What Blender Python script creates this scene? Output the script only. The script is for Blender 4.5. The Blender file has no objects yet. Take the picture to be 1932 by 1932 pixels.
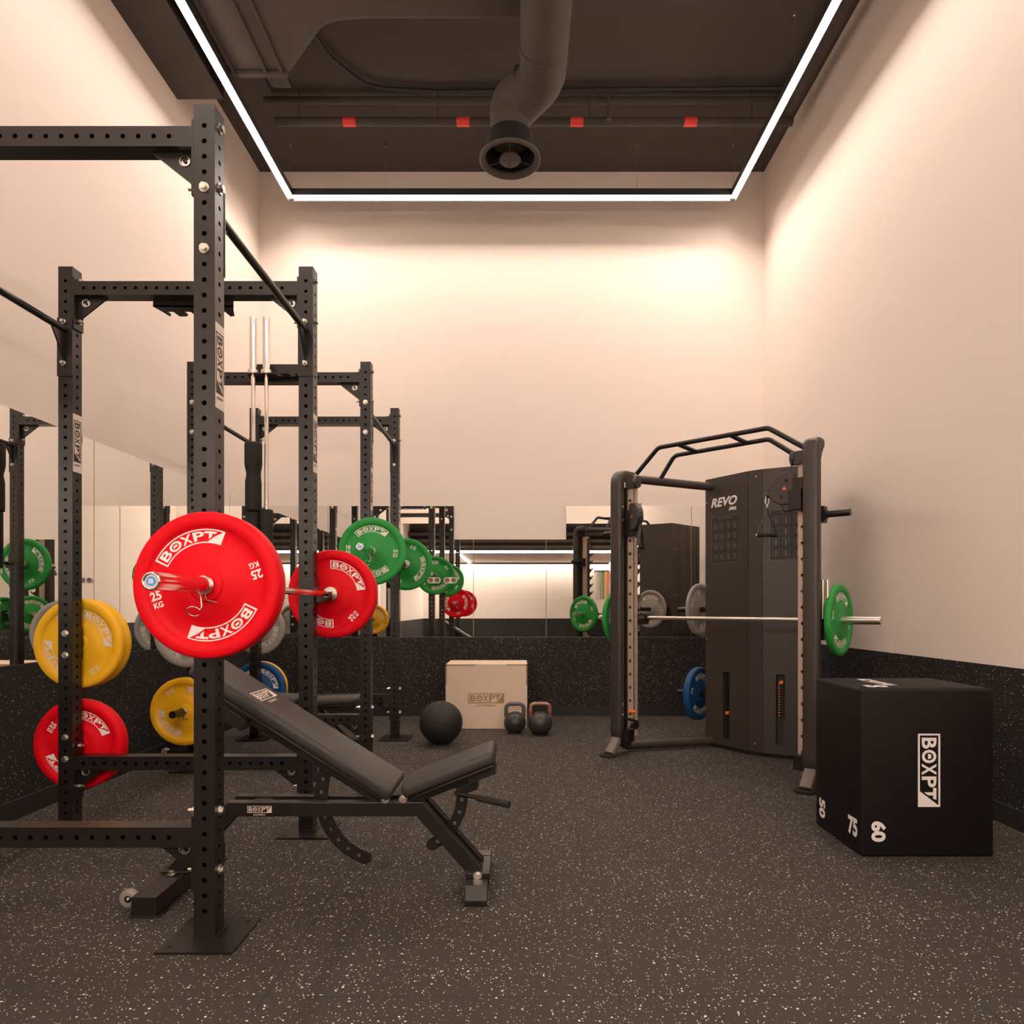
import bpy, bmesh, math, random
from mathutils import Vector as V, Matrix as MX
random.seed(7)
PI = math.pi
sc = bpy.context.scene
COL = sc.collection

# ------------------------------------------------------------------ camera, world, exposure
CH = 1.10
cam_d = bpy.data.cameras.new('camera')
cam = bpy.data.objects.new('camera', cam_d)
COL.objects.link(cam)
cam.location = (0, 0, CH)
cam.rotation_euler = (PI / 2, 0, 0)
cam_d.sensor_width = 36
cam_d.lens = 1269 / 1932 * 36
cam_d.shift_x = (966 - 980) / 1932
cam_d.shift_y = (1146 - 966) / 1932
cam_d.clip_start = 0.05
sc.camera = cam
w = bpy.data.worlds.new('world')
sc.world = w
w.use_nodes = True
w.node_tree.nodes['Background'].inputs[0].default_value = (0.9, 0.8, 0.7, 1)
w.node_tree.nodes['Background'].inputs[1].default_value = 0.02
sc.view_settings.view_transform = 'Standard'
sc.view_settings.look = 'None'
sc.view_settings.gamma = 1
sc.view_settings.exposure = 0.68
STRIP_POWER = 58.0
LIGHT_COL = (1.0, 0.848, 0.75)
sc.cycles.max_bounces = 10
sc.cycles.diffuse_bounces = 6
sc.cycles.glossy_bounces = 6
sc.cycles.sample_clamp_indirect = 6

# ------------------------------------------------------------------ materials
def mat(name, col, rough=0.5, metal=0.0, spec=0.5, bump=0.0, bscale=200.0, var=0.0, emit=None):
    m = bpy.data.materials.new(name)
    m.use_nodes = True
    nt = m.node_tree
    b = nt.nodes['Principled BSDF']
    b.inputs['Base Color'].default_value = (*col, 1)
    b.inputs['Roughness'].default_value = rough
    b.inputs['Metallic'].default_value = metal
    b.inputs['Specular IOR Level'].default_value = spec
    if bump or var:
        tc = nt.nodes.new('ShaderNodeTexCoord')
        n = nt.nodes.new('ShaderNodeTexNoise')
        n.inputs['Scale'].default_value = bscale
        n.inputs['Detail'].default_value = 3
        nt.links.new(tc.outputs['Object'], n.inputs['Vector'])
        if bump:
            bp = nt.nodes.new('ShaderNodeBump')
            bp.inputs['Strength'].default_value = bump
            bp.inputs['Distance'].default_value = 0.002
            nt.links.new(n.outputs['Fac'], bp.inputs['Height'])
            nt.links.new(bp.outputs['Normal'], b.inputs['Normal'])
        if var:
            n2 = nt.nodes.new('ShaderNodeTexNoise')
            n2.inputs['Scale'].default_value = 1.3
            n2.inputs['Detail'].default_value = 5
            nt.links.new(tc.outputs['Object'], n2.inputs['Vector'])
            mr = nt.nodes.new('ShaderNodeMix')
            mr.data_type = 'RGBA'
            mr.inputs['A'].default_value = (*[c * (1 - var) for c in col], 1)
            mr.inputs['B'].default_value = (*[min(1, c * (1 + var)) for c in col], 1)
            nt.links.new(n2.outputs['Fac'], mr.inputs['Factor'])
            nt.links.new(mr.outputs['Result'], b.inputs['Base Color'])
    if emit:
        b.inputs['Emission Color'].default_value = (*emit[0], 1)
        b.inputs['Emission Strength'].default_value = emit[1]
    return m

def speckle(name, base, speck, s1=42, th1=0.16, frac1=0.55, s2=95, th2=0.17, frac2=0.35, rough=0.75, patch=0.25, seams=0.0):
    m = bpy.data.materials.new(name)
    m.use_nodes = True
    nt = m.node_tree
    N = nt.nodes.new
    L = nt.links.new
    b = nt.nodes['Principled BSDF']
    b.inputs['Roughness'].default_value = rough
    b.inputs['Specular IOR Level'].default_value = 0.4
    tc = N('ShaderNodeTexCoord')
    def layer(scale, th, frac):
        v = N('ShaderNodeTexVoronoi')
        v.inputs['Scale'].default_value = scale
        L(tc.outputs['Object'], v.inputs['Vector'])
        sep = N('ShaderNodeSeparateColor')
        L(v.outputs['Color'], sep.inputs[0])
        g = N('ShaderNodeMath'); g.operation = 'LESS_THAN'; g.inputs[1].default_value = frac
        L(sep.outputs[0], g.inputs[0])
        tm = N('ShaderNodeMath'); tm.operation = 'MULTIPLY_ADD'; tm.inputs[1].default_value = th; tm.inputs[2].default_value = th * .5
        L(sep.outputs[1], tm.inputs[0])
        d = N('ShaderNodeMath'); d.operation = 'LESS_THAN'
        L(v.outputs['Distance'], d.inputs[0]); L(tm.outputs[0], d.inputs[1])
        mu = N('ShaderNodeMath'); mu.operation = 'MULTIPLY'
        L(g.outputs[0], mu.inputs[0]); L(d.outputs[0], mu.inputs[1])
        return mu
    a = layer(s1, th1, frac1)
    c = layer(s2, th2, frac2)
    mx = N('ShaderNodeMath'); mx.operation = 'MAXIMUM'
    L(a.outputs[0], mx.inputs[0]); L(c.outputs[0], mx.inputs[1])
    n = N('ShaderNodeTexNoise'); n.inputs['Scale'].default_value = 1.6; n.inputs['Detail'].default_value = 6
    L(tc.outputs['Object'], n.inputs['Vector'])
    mb = N('ShaderNodeMix'); mb.data_type = 'RGBA'
    mb.inputs['A'].default_value = (*[k * (1 - patch) for k in base], 1)
    mb.inputs['B'].default_value = (*[k * (1 + patch) for k in base], 1)
    L(n.outputs['Fac'], mb.inputs['Factor'])
    mf = N('ShaderNodeMix'); mf.data_type = 'RGBA'
    L(mb.outputs['Result'], mf.inputs['A'])
    mf.inputs['B'].default_value = (*speck, 1)
    L(mx.outputs[0], mf.inputs['Factor'])
    out = mf
    if seams:
        br = N('ShaderNodeTexBrick')
        br.offset = 0.0
        br.inputs['Scale'].default_value = 1.0
        br.inputs['Brick Width'].default_value = seams
        br.inputs['Row Height'].default_value = seams
        br.inputs['Mortar Size'].default_value = 0.0016
        br.inputs['Mortar Smooth'].default_value = 0.2
        mp = N('ShaderNodeMapping'); mp.inputs['Location'].default_value = (-0.28, 0.1, 0)
        L(tc.outputs['Object'], mp.inputs['Vector']); L(mp.outputs[0], br.inputs['Vector'])
        ms = N('ShaderNodeMix'); ms.data_type = 'RGBA'
        L(br.outputs['Fac'], ms.inputs['Factor'])
        L(mf.outputs['Result'], ms.inputs['A'])
        ms.inputs['B'].default_value = (*[k * .35 for k in base], 1)
        out = ms
    L(out.outputs['Result'], b.inputs['Base Color'])
    n2 = N('ShaderNodeTexNoise'); n2.inputs['Scale'].default_value = 260; n2.inputs['Detail'].default_value = 2
    L(tc.outputs['Object'], n2.inputs['Vector'])
    bp = N('ShaderNodeBump'); bp.inputs['Strength'].default_value = 0.35; bp.inputs['Distance'].default_value = 0.002
    L(n2.outputs['Fac'], bp.inputs['Height']); L(bp.outputs['Normal'], b.inputs['Normal'])
    return m

M = {}
M['wall'] = mat('beige_paint', (0.84, 0.735, 0.655), 0.9, bump=0.08, bscale=60, var=0.015)
M['ceil'] = mat('dark_ceiling_paint', (0.062, 0.050, 0.042), 0.9, var=0.08)
M['floor'] = speckle('speckled_rubber_floor', (0.038, 0.032, 0.026), (0.85, 0.72, 0.58), s1=58, th1=0.15, frac1=0.5, s2=125, th2=0.19, frac2=0.42, seams=1.0)
M['wains'] = speckle('speckled_rubber_wall_panel', (0.016, 0.014, 0.013), (0.50, 0.44, 0.36), s1=70, th1=0.16, frac1=0.45, s2=120, th2=0.2, frac2=0.3, patch=0.15)
M['base'] = mat('black_skirting', (0.018, 0.016, 0.015), 0.55)
M['steel'] = mat('black_powder_coat', (0.0120, 0.0090, 0.0075), 0.33, spec=0.48, bump=0.06, bscale=900)
M['steel2'] = mat('graphite_powder_coat', (0.042, 0.033, 0.027), 0.42, spec=0.5, bump=0.05, bscale=900)
M['bolt'] = mat('zinc', (0.72, 0.68, 0.60), 0.3, 1.0)
M['chrome'] = mat('polished_chrome', (0.80, 0.77, 0.73), 0.13, 1.0)
M['satin'] = mat('satin_steel', (0.72, 0.66, 0.58), 0.33, 1.0)
M['footm'] = mat('foot_reflection_tone', (0.16, 0.13, 0.105), 0.4)  # lighter tan stands for floor light reflected in the feet
M['tan'] = mat('brushed_perforated_steel', (0.60, 0.47, 0.37), 0.45, 0.3)
M['hole'] = mat('hole_black', (0.006, 0.005, 0.005), 0.8)
M['white'] = mat('white_print', (0.88, 0.82, 0.77), 0.6)
M['pinkprint'] = mat('pale_print', (0.78, 0.66, 0.56), 0.6)
M['dark_print'] = mat('dark_print', (0.02, 0.018, 0.016), 0.6)
M['vinyl'] = mat('black_vinyl', (0.030, 0.026, 0.022), 0.5, bump=0.15, bscale=500)
M['ball'] = mat('black_ball_vinyl', (0.016, 0.0145, 0.013), 0.62, bump=0.2, bscale=300)
M['pad'] = mat('charcoal_foam', (0.018, 0.016, 0.014), 0.7, spec=0.3)
M['box'] = mat('black_soft_cover', (0.0075, 0.006, 0.0056), 0.6, spec=0.22, bump=0.15, bscale=400)
M['wood'] = mat('birch_plywood', (0.86, 0.68, 0.52), 0.6, var=0.06)
M['edge'] = mat('plywood_edge', (0.52, 0.33, 0.19), 0.7)
M['engrave'] = mat('burnt_engraving', (0.45, 0.25, 0.11), 0.7)
M['iron'] = mat('cast_iron_bell', (0.030, 0.027, 0.025), 0.38, spec=0.6, bump=0.1, bscale=200)
M['hgrey'] = mat('grey_handle', (0.10, 0.095, 0.09), 0.4)
M['hred'] = mat('copper_handle', (0.36, 0.22, 0.17), 0.35, 0.6)
M['ored'] = mat('dark_red_band', (0.30, 0.05, 0.03), 0.4)
M['orange'] = mat('orange_plastic', (0.85, 0.20, 0.03), 0.4)
M['duct'] = mat('dark_duct_wrap', (0.075, 0.060, 0.050), 0.85, bump=0.5, bscale=40, var=0.1)
M['redmark'] = mat('red_label', (0.75, 0.05, 0.03), 0.5)
M['cable'] = mat('black_cable', (0.02, 0.018, 0.016), 0.5)
M['mirror'] = mat('mirror_silver', (0.90, 0.905, 0.87), 0.0, 1.0)
M['medge'] = mat('mirror_edge', (0.20, 0.19, 0.15), 0.3)
M['socket'] = mat('socket_white', (0.78, 0.70, 0.60), 0.35)
M['sockhole'] = mat('socket_recess', (0.25, 0.16, 0.11), 0.5)
M['blue'] = mat('blue_cap', (0.05, 0.30, 0.75), 0.4)
M['wheel'] = mat('translucent_wheel', (0.30, 0.26, 0.22), 0.3)
M['red'] = mat('red_rubber', (0.74, 0.002, 0.010), 0.5, spec=0.14)
M['yellow'] = mat('yellow_rubber', (0.86, 0.46, 0.012), 0.45, spec=0.28)
M['green'] = mat('green_rubber', (0.022, 0.30, 0.050), 0.45, spec=0.28)
M['bluer'] = mat('blue_rubber', (0.010, 0.075, 0.21), 0.45, spec=0.28)
M['grey'] = mat('grey_rubber', (0.30, 0.28, 0.25), 0.45, spec=0.4)
M['strip'] = mat('lit_strip', (0.9, 0.9, 0.9), 0.5, emit=(LIGHT_COL, STRIP_POWER))
M['strip2'] = mat('lit_wash_strip', (0.9, 0.9, 0.9), 0.5, emit=((1, 0.92, 0.83), 45.0))
M['housing'] = mat('light_profile', (0.02, 0.018, 0.016), 0.7)

# ------------------------------------------------------------------ mesh helpers
class MB:
    def __init__(s):
        s.v = []; s.f = []; s.mi = []; s.sm = []
    def add(s, vs, fs, mi=0, sm=False, mx=None):
        o = len(s.v)
        for p in vs:
            p = V(p)
            s.v.append(mx @ p if mx else p)
        for f in fs:
            s.f.append([i + o for i in f]); s.mi.append(mi); s.sm.append(sm)
        return s
    def box(s, x0, x1, y0, y1, z0, z1, mi=0, mx=None):
        vs = [(x, y, z) for z in (z0, z1) for y in (y0, y1) for x in (x0, x1)]
        return s.add(vs, [(0, 2, 3, 1), (4, 5, 7, 6), (0, 1, 5, 4), (2, 6, 7, 3), (0, 4, 6, 2), (1, 3, 7, 5)], mi, False, mx)
    def rbox(s, sx, sy, sz, bev, mx=None, seg=3, mi=0):
        bm = bmesh.new()
        bmesh.ops.create_cube(bm, size=1)
        bmesh.ops.scale(bm, vec=(sx, sy, sz), verts=bm.verts)
        bmesh.ops.bevel(bm, geom=list(bm.edges), offset=bev, segments=seg, profile=0.5, affect='EDGES')
        bm.verts.index_update()
        s.add([v.co.copy() for v in bm.verts], [[v.index for v in f.verts] for f in bm.faces], mi, True, mx)
        bm.free()
        return s
    def cyl(s, a, b, r, r2=None, n=20, mi=0, caps=True, sm=True):
        a, b = V(a), V(b); r2 = r if r2 is None else r2
        d = (b - a).normalized()
        u = d.orthogonal().normalized(); w_ = d.cross(u)
        ring = lambda c, rr: [c + (u * math.cos(2 * PI * i / n) + w_ * math.sin(2 * PI * i / n)) * rr for i in range(n)]
        s.add(ring(a, r) + ring(b, r2), [(i, (i + 1) % n, n + (i + 1) % n, n + i) for i in range(n)], mi, sm)
        if caps:
            if r > 0: s.add(ring(a, r), [list(range(n))[::-1]], mi)
            if r2 > 0: s.add(ring(b, r2), [list(range(n))], mi)
        return s
    def tube(s, path, r, n=10, mi=0, caps=True):
        P = [V(p) for p in path]
        T = []
        for i in range(len(P)):
            a = P[max(0, i - 1)]; b = P[min(len(P) - 1, i + 1)]
            T.append((b - a).normalized())
        u = T[0].orthogonal().normalized()
        rings = []
        for i, p in enumerate(P):
            u = (u - T[i] * u.dot(T[i])).normalized()
            w_ = T[i].cross(u)
            rr = r[i] if isinstance(r, (list, tuple)) else r
            rings.append([p + (u * math.cos(2 * PI * k / n) + w_ * math.sin(2 * PI * k / n)) * rr for k in range(n)])
        vs = [q for rg in rings for q in rg]
        fs = [(i * n + k, i * n + (k + 1) % n, (i + 1) * n + (k + 1) % n, (i + 1) * n + k) for i in range(len(P) - 1) for k in range(n)]
        s.add(vs, fs, mi, True)
        if caps:
            s.add(rings[0], [list(range(n))[::-1]], mi); s.add(rings[-1], [list(range(n))], mi)
        return s
    def sweep(s, path, sec, side, mi=0, sm=False):
        """path of points lying in a plane normal to side; sec = (a along side, b along up) outline"""
        P = [V(p) for p in path]; S = V(side).normalized(); n = len(sec)
        rings = []
        for i, p in enumerate(P):
            t0 = (P[i] - P[i - 1]).normalized() if i else (P[1] - P[0]).normalized()
            t1 = (P[i + 1] - P[i]).normalized() if i < len(P) - 1 else t0
            t = (t0 + t1).normalized(); k = 1 / max(0.3, t.dot(t0))
            up = t.cross(S) * k
            rings.append([p + S * a + up * b for a, b in sec])
        vs = [q for rg in rings for q in rg]
        s.add(vs, [(i * n + k, i * n + (k + 1) % n, (i + 1) * n + (k + 1) % n, (i + 1) * n + k) for i in range(len(P) - 1) for k in range(n)], mi, sm)
        s.add(rings[0], [list(range(n))[::-1]], mi); s.add(rings[-1], [list(range(n))], mi)
        return s
    def lathe(s, prof, n=48, mi=0, mx=None, sm=True):
        """prof (r, h) around local z"""
        vs = []
        for r, h in prof:
            for i in range(n):
                a = 2 * PI * i / n
                vs.append((r * math.cos(a), r * math.sin(a), h))
        fs = []
        for j in range(len(prof) - 1):
            for i in range(n):
                fs.append((j * n + i, j * n + (i + 1) % n, (j + 1) * n + (i + 1) % n, (j + 1) * n + i))
        return s.add(vs, fs, mi, sm, mx)
    def prism(s, poly, a, b, fn, mi=0):
        """poly 2D, extruded from a to b through fn(u, v, d)"""
        n = len(poly)
        vs = [fn(u, v, a) for u, v in poly] + [fn(u, v, b) for u, v in poly]
        s.add(vs, [list(range(n))[::-1], list(range(n, 2 * n))] + [(i, (i + 1) % n, n + (i + 1) % n, n + i) for i in range(n)], mi)
        return s
    def perf(s, L, W, holes, r, fn, depth, mi=0, back=False):
        """strip 0..L by -W/2..W/2 with round holes; fn(s, t, d) -> point; hole walls of given depth"""
        prev = 0.0
        hs = sorted(holes); hp = []
        for i, h in enumerate(hs):
            lo = h - r * 1.35; hi = h + r * 1.35
            hp.append((lo, hi))
        cells = []
        for (lo, hi), h in zip(hp, hs):
            if lo > prev + 1e-6: cells.append((prev, lo, None))
            cells.append((lo, hi, h)); prev = hi
        if prev < L: cells.append((prev, L, None))
        for lo, hi, h in cells:
            for d, flip in ([(0, False), (depth, True)] if back else [(0, False)]):
                if h is None:
                    s.add([fn(lo, -W / 2, d), fn(hi, -W / 2, d), fn(hi, W / 2, d), fn(lo, W / 2, d)], [(0, 1, 2, 3)], mi)
                else:
                    out = [(lo, -W / 2), ((2 * lo + hi) / 3, -W / 2), ((lo + 2 * hi) / 3, -W / 2), (hi, -W / 2), (hi, -W / 6), (hi, W / 6),
                           (hi, W / 2), ((lo + 2 * hi) / 3, W / 2), ((2 * lo + hi) / 3, W / 2), (lo, W / 2), (lo, W / 6), (lo, -W / 6)]
                    inn = [(h + r * math.cos(math.radians(225 + 30 * k)), r * math.sin(math.radians(225 + 30 * k))) for k in range(12)]
                    s.add([fn(a, b, d) for a, b in out] + [fn(a, b, d) for a, b in inn], [(k, (k + 1) % 12, 12 + (k + 1) % 12, 12 + k) for k in range(12)], mi)
                    if d == 0:
                        s.add([fn(a, b, 0) for a, b in inn] + [fn(a, b, depth) for a, b in inn], [(k, (k + 1) % 12, 12 + (k + 1) % 12, 12 + k) for k in range(12)], mi)
        return s
    def text2(s, data, fn, mi=0):
        vs, fs = data
        return s.add([fn(x, y) for x, y in vs], fs, mi)
    def mesh(s, name, mats):
        me = bpy.data.meshes.new(name)
        me.from_pydata([tuple(p) for p in s.v], [], s.f)
        for m in (mats if isinstance(mats, (list, tuple)) else [mats]): me.materials.append(m)
        me.polygons.foreach_set('material_index', s.mi)
        me.polygons.foreach_set('use_smooth', s.sm)
        me.update()
        return me
    def build(s, name, mats, parent=None, bevel=0, fix=False):
        me = s.mesh(name, mats)
        if fix:
            bm = bmesh.new(); bm.from_mesh(me)
            bmesh.ops.remove_doubles(bm, verts=bm.verts, dist=1e-5)
            bmesh.ops.recalc_face_normals(bm, faces=bm.faces)
            bm.to_mesh(me); bm.free()
        o = bpy.data.objects.new(name, me)
        COL.objects.link(o)
        o.parent = parent
        if bevel:
            b = o.modifiers.new('bevel', 'BEVEL'); b.width = bevel; b.segments = 2; b.limit_method = 'ANGLE'; b.angle_limit = math.radians(50)
        return o

def tag(o, label=None, cat=None, group=None, kind=None):
    if label: o['label'] = label
    if cat: o['category'] = cat
    if group: o['group'] = group
    if kind: o['kind'] = kind
    return o
def empty(name, loc, label, cat, rz=0, group=None):
    o = bpy.data.objects.new(name, None)
    o.empty_display_size = 0.1
    o.location = loc; o.rotation_euler = (0, 0, rz)
    COL.objects.link(o)
    return tag(o, label, cat, group)
def inst(name, me, parent=None, loc=(0, 0, 0), rot=(0, 0, 0)):
    o = bpy.data.objects.new(name, me)
    COL.objects.link(o); o.parent = parent; o.location = loc; o.rotation_euler = rot
    return o
def copy_tree(o, parent=None):
    c = o.copy(); COL.objects.link(c); c.parent = parent
    for ch in list(o.children): copy_tree(ch, c)
    return c
def rect(w_, h): return [(-w_ / 2, -h / 2), (w_ / 2, -h / 2), (w_ / 2, h / 2), (-w_ / 2, h / 2)]
def rrect(w_, h, r, n=4):
    out = []
    for cx, cy, a0 in ((w_ / 2 - r, h / 2 - r, 0), (-w_ / 2 + r, h / 2 - r, 90), (-w_ / 2 + r, -h / 2 + r, 180), (w_ / 2 - r, -h / 2 + r, 270)):
        for k in range(n + 1):
            a = math.radians(a0 + 90 * k / n)
            out.append((cx + r * math.cos(a), cy + r * math.sin(a)))
    return out
def fillet(pts, r, n=6):
    P = [V(p) for p in pts]; out = [P[0]]
    for i in range(1, len(P) - 1):
        a = (P[i - 1] - P[i]).normalized(); b = (P[i + 1] - P[i]).normalized()
        ang = a.angle(b)
        d = min(r / math.tan(ang / 2), (P[i - 1] - P[i]).length * .49, (P[i + 1] - P[i]).length * .49)
        p0 = P[i] + a * d; p1 = P[i] + b * d
        for k in range(n + 1):
            t = k / n
            out.append(p0 * (1 - t) ** 2 + P[i] * 2 * t * (1 - t) + p1 * t * t)
    out.append(P[-1])
    return out

# ------------------------------------------------------------------ lettering
_tc = {}
def text(s_, bold=0.0, shear=0.0, xs=1.0):
    """2D triangulated text, cap height 1, starts at x=0; returns (verts, faces), width"""
    key = (s_, bold, shear, xs)
    if key in _tc: return _tc[key]
    cu = bpy.data.curves.new('tmp_text', 'FONT')
    cu.body = s_; cu.offset = bold; cu.shear = shear; cu.resolution_u = 3
    o = bpy.data.objects.new('tmp_text', cu)
    COL.objects.link(o)
    dg = bpy.context.evaluated_depsgraph_get(); dg.update()
    me = o.evaluated_get(dg).to_mesh()
    vs = [(v.co.x * xs, v.co.y) for v in me.vertices]
    fs = [list(p.vertices) for p in me.polygons]
    bpy.data.objects.remove(o); bpy.data.curves.remove(cu)
    x0 = min(v[0] for v in vs); y0 = min(v[1] for v in vs); y1 = max(v[1] for v in vs)
    k = 1 / (y1 - y0)
    vs = [((x - x0) * k, (y - y0) * k) for x, y in vs]
    wd = max(v[0] for v in vs)
    _tc[key] = ((vs, fs), wd)
    return _tc[key]
def place(data, x, y, h, vs, fs, wscale=1.0):
    (tv, tf), wd = data
    o = len(vs)
    vs += [(x + a * h * wscale, y + b * h) for a, b in tv]
    fs += [[i + o for i in f] for f in tf]
LW = 3.65
def logo(sub=False):
    """framed BOXPT mark, LW x 1"""
    vs, fs = [], []
    def q(pts):
        o = len(vs); vs.extend(pts); fs.append(list(range(o, o + len(pts))))
    t = 0.085
    n = 14
    for k in range(n):
        a = LW * k / n; b = LW * (k + 1) / n
        q([(a, 0), (b, 0), (b, t), (a, t)]); q([(a, 1 - t), (b, 1 - t), (b, 1), (a, 1)])
    q([(0, t), (t, t), (t, 1 - t), (0, 1 - t)]); q([(LW - t, t), (LW, t), (LW, 1 - t), (LW - t, 1 - t)])
    dx0, dx1 = LW * 0.785, LW - t
    q([(dx0, t), ((dx0 + dx1) / 2, t), ((dx0 + dx1) / 2, t + (1 - 2 * t) * .5)])
    q([((dx0 + dx1) / 2, t), (dx1, t), (dx1, 1 - t), ((dx0 + dx1) / 2, t + (1 - 2 * t) * .5)])
    h = 0.66; y = 0.17
    for ch, x0, x1 in (('B', .20, .75), ('O', .80, 1.47), ('X', 1.49, 2.06), ('P', 2.13, 2.68)):
        d = text(ch, 0.028)
        place(d, x0, y, h, vs, fs, (x1 - x0) / d[1] / h)
        if ch == 'O':
            q([(x0 + .20, y + .28), (x0 + .47, y + .28), (x0 + .43, y + .43), (x0 + .24, y + .43)])
    # T, its stem cut by the diagonal
    x = 2.70
    q([(x, y + h - .15), (x + .22, y + h - .15), (x + .22, y + h), (x, y + h)])
    q([(x + .22, y + h - .15), (x + .38, y + h - .15), (x + .38, y + h), (x + .22, y + h)])
    q([(x + .38, y + h - .15), (x + .54, y + h - .15), (x + .60, y + h), (x + .38, y + h)])
    q([(x + .22, y + .10), (x + .38, y + .30), (x + .38, y + h - .15), (x + .22, y + h - .15)])
    if sub:
        d = text('EQUIPMENT', 0.02)
        place(d, LW / 2 - 0.9, -0.42, 0.26, vs, fs, 1.8 / (d[1] * .26))
    return vs, fs
LOGO = logo(); LOGOE = logo(True)
def flat_fn(o, ex, ey):
    o, ex, ey = V(o), V(ex), V(ey)
    return lambda x, y: o + ex * x + ey * y

# ------------------------------------------------------------------ the room
XL, XR, YB, ZC = -2.64, 2.485, 6.84, 5.53
YR = -4.75
def slab(name, x0, x1, y0, y1, z0, z1, m):
    o = MB().box(x0, x1, y0, y1, z0, z1).build(name, m)
    return tag(o, kind='structure')
slab('floor', XL - .1, XR + .1, YR - .1, YB + .1, -0.1, 0, M['floor'])
slab('ceiling', XL - .1, XR + .1, YR - .1, YB + .1, ZC, ZC + .1, M['ceil'])
slab('wall_left', XL - .1, XL, YR - .1, YB + .1, 0, ZC, M['wall'])
slab('wall_right', XR, XR + .1, YR - .1, YB + .1, 0, ZC, M['wall'])
slab('wall_back', XL, XR, YB, YB + .1, 0, ZC, M['wall'])
slab('wall_rear', XL, XR, YR - .1, YR, 0, ZC, M['wall'])
# low soffit over the rear of the room with a dark slot above its edge
slab('trim_1', XL, XR, YR, -1.42, 2.32, 2.38, M['wall'])
slab('trim_2', XL, XR, -1.60, -1.50, 3.00, ZC, M['wall'])
slab('trim_3', XL, XR, -2.6, -2.5, 2.38, 3.4, M['ceil'])
for i, zz in enumerate((2.50, 2.66, 2.84)):
    o = MB().cyl((XL, -2.0 - .15 * i, zz), (XR, -2.0 - .15 * i, zz), .045, n=14).build('ceiling_pipe', M['duct'])
    tag(o, ['dark pipe low in the slot above the rear soffit', 'dark pipe midway up the slot above the rear soffit', 'dark pipe topmost in the slot above the rear soffit'][i], 'pipe', 'pipes above the rear soffit')
WT = 0.797
slab('trim_4', XL, XL + .012, YR, YB, 0.10, WT, M['wains'])
slab('trim_5', XR - .012, XR, YR, YB, 0.10, WT, M['wains'])
slab('trim_6', XL + .012, XR - .012, YB - .012, YB, 0.10, WT, M['wains'])
slab('trim_7', XL + .012, XR - .012, YR, YR + .012, 0.10, WT, M['wains'])
slab('baseboard_left', XL, XL + .03, YR, YB, 0, 0.10, M['base'])
slab('baseboard_right', XR - .03, XR, YR, YB, 0, 0.10, M['base'])
slab('baseboard_back', XL + .03, XR - .03, YB - .03, YB, 0, 0.10, M['base'])
# dark box beam along the left wall under the ceiling
slab('trim_8', XL, -2.28, -1.45, 5.19, 5.02, ZC, M['ceil'])

# ------------------------------------------------------------------ mirrors
MT = 2.13
def mirror_panel(poly, fn, label, grp):
    mb = MB()
    mb.prism(poly, 0, 0.008, fn, 1)
    # silvered face just proud of the body
    mb.add([fn(u, v, 0.0085) for u, v in poly], [list(range(len(poly)))], 0)
    o = mb.build('mirror', [M['mirror'], M['medge']])
    return tag(o, label, 'mirror', grp)
g = 0.0025
xs = [XR - 0.738 * k for k in range(8)]
xs[7] = XL + .009
PX = lambda px, d: (px - 980) * d / 1269
nx0, nx1, NZ = PX(857, YB), PX(1068, YB), CH + (1146 - 1018) / 185.5
names_b = ['tall mirror panel at the right end of the back wall', 'mirror panel on the back wall behind the dark cabinet', 'notched mirror panel left of the cable machine on the back wall',
           'short mirror panel in the middle of the back wall', 'notched mirror panel above the wooden box with a cut upper corner', 'mirror panel on the back wall carrying green plate reflections left of the notch', 'mirror panel in the left corner of the back wall']
for k in range(7):
    a, b = xs[k + 1] + g, xs[k] - g
    z0 = WT + .004
    if a < nx0 < b: poly = [(a, z0), (b, z0), (b, NZ), (nx0, NZ), (nx0, MT), (a, MT)]
    elif a < nx1 < b: poly = [(a, z0), (b, z0), (b, MT), (nx1, MT), (nx1, NZ), (a, NZ)]
    elif a >= nx0 and b <= nx1: poly = [(a, z0), (b, z0), (b, NZ), (a, NZ)]
    else: poly = [(a, z0), (b, z0), (b, MT), (a, MT)]
    mirror_panel(poly, lambda u, v, d: V((u, YB - d, v)), names_b[k], 'mirror panels on the back wall')
ys = [YB - .01, 6.11, 5.46, 4.81, 4.16, 3.506, 2.855, 2.205, 1.555, 0.905]
for k in range(9):
    a, b = ys[k + 1] + g, ys[k] - g
    lab = ['mirror panel on the left wall nearest the back corner', 'left wall mirror panel, second from the back corner', 'left wall mirror panel, third from the back corner',
           'left wall mirror panel beyond the seam behind the yellow plate', 'left wall mirror panel directly behind the yellow plate', 'left wall mirror panel at the left edge of the photo',
           'left wall mirror panel just outside the left edge of the photo', 'left wall mirror panel second outside the left edge', 'left wall mirror panel nearest the camera'][k]
    mirror_panel([(a, WT + .004), (b, WT + .004), (b, MT), (a, MT)], lambda u, v, d: V((XL + d, u, v)), lab, 'mirror panels on the left wall')
# double sockets on the back mirror
for i, px in enumerate((819, 850)):
    x = PX(px, YB); z = CH + (1146 - 1095) / 185.5
    e = empty('wall_socket', (x, YB - .0085, z), ['white double socket on the back mirror, left of the pair', 'white double socket on the back mirror, right of the pair'][i], 'socket', group='sockets on the back mirror')
    mb = MB(); mb.prism(rrect(.135, .062, .028), 0, -.011, lambda u, v, d: V((u, d, v)))
    mb.build('cover_plate', M['socket'], e)
    for sx in (-.033, .033):
        mb = MB()
        mx = MX.Translation((sx, -.0113, 0)) @ MX.Rotation(PI / 2, 4, 'X')
        mb.lathe([(.0245, -.001), (.0245, .0012), (.0225, .0012), (.0220, .0006), (0.0005, .0006)], 24, 0, mx)
        mb.build('outlet', M['sockhole'], e)

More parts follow.
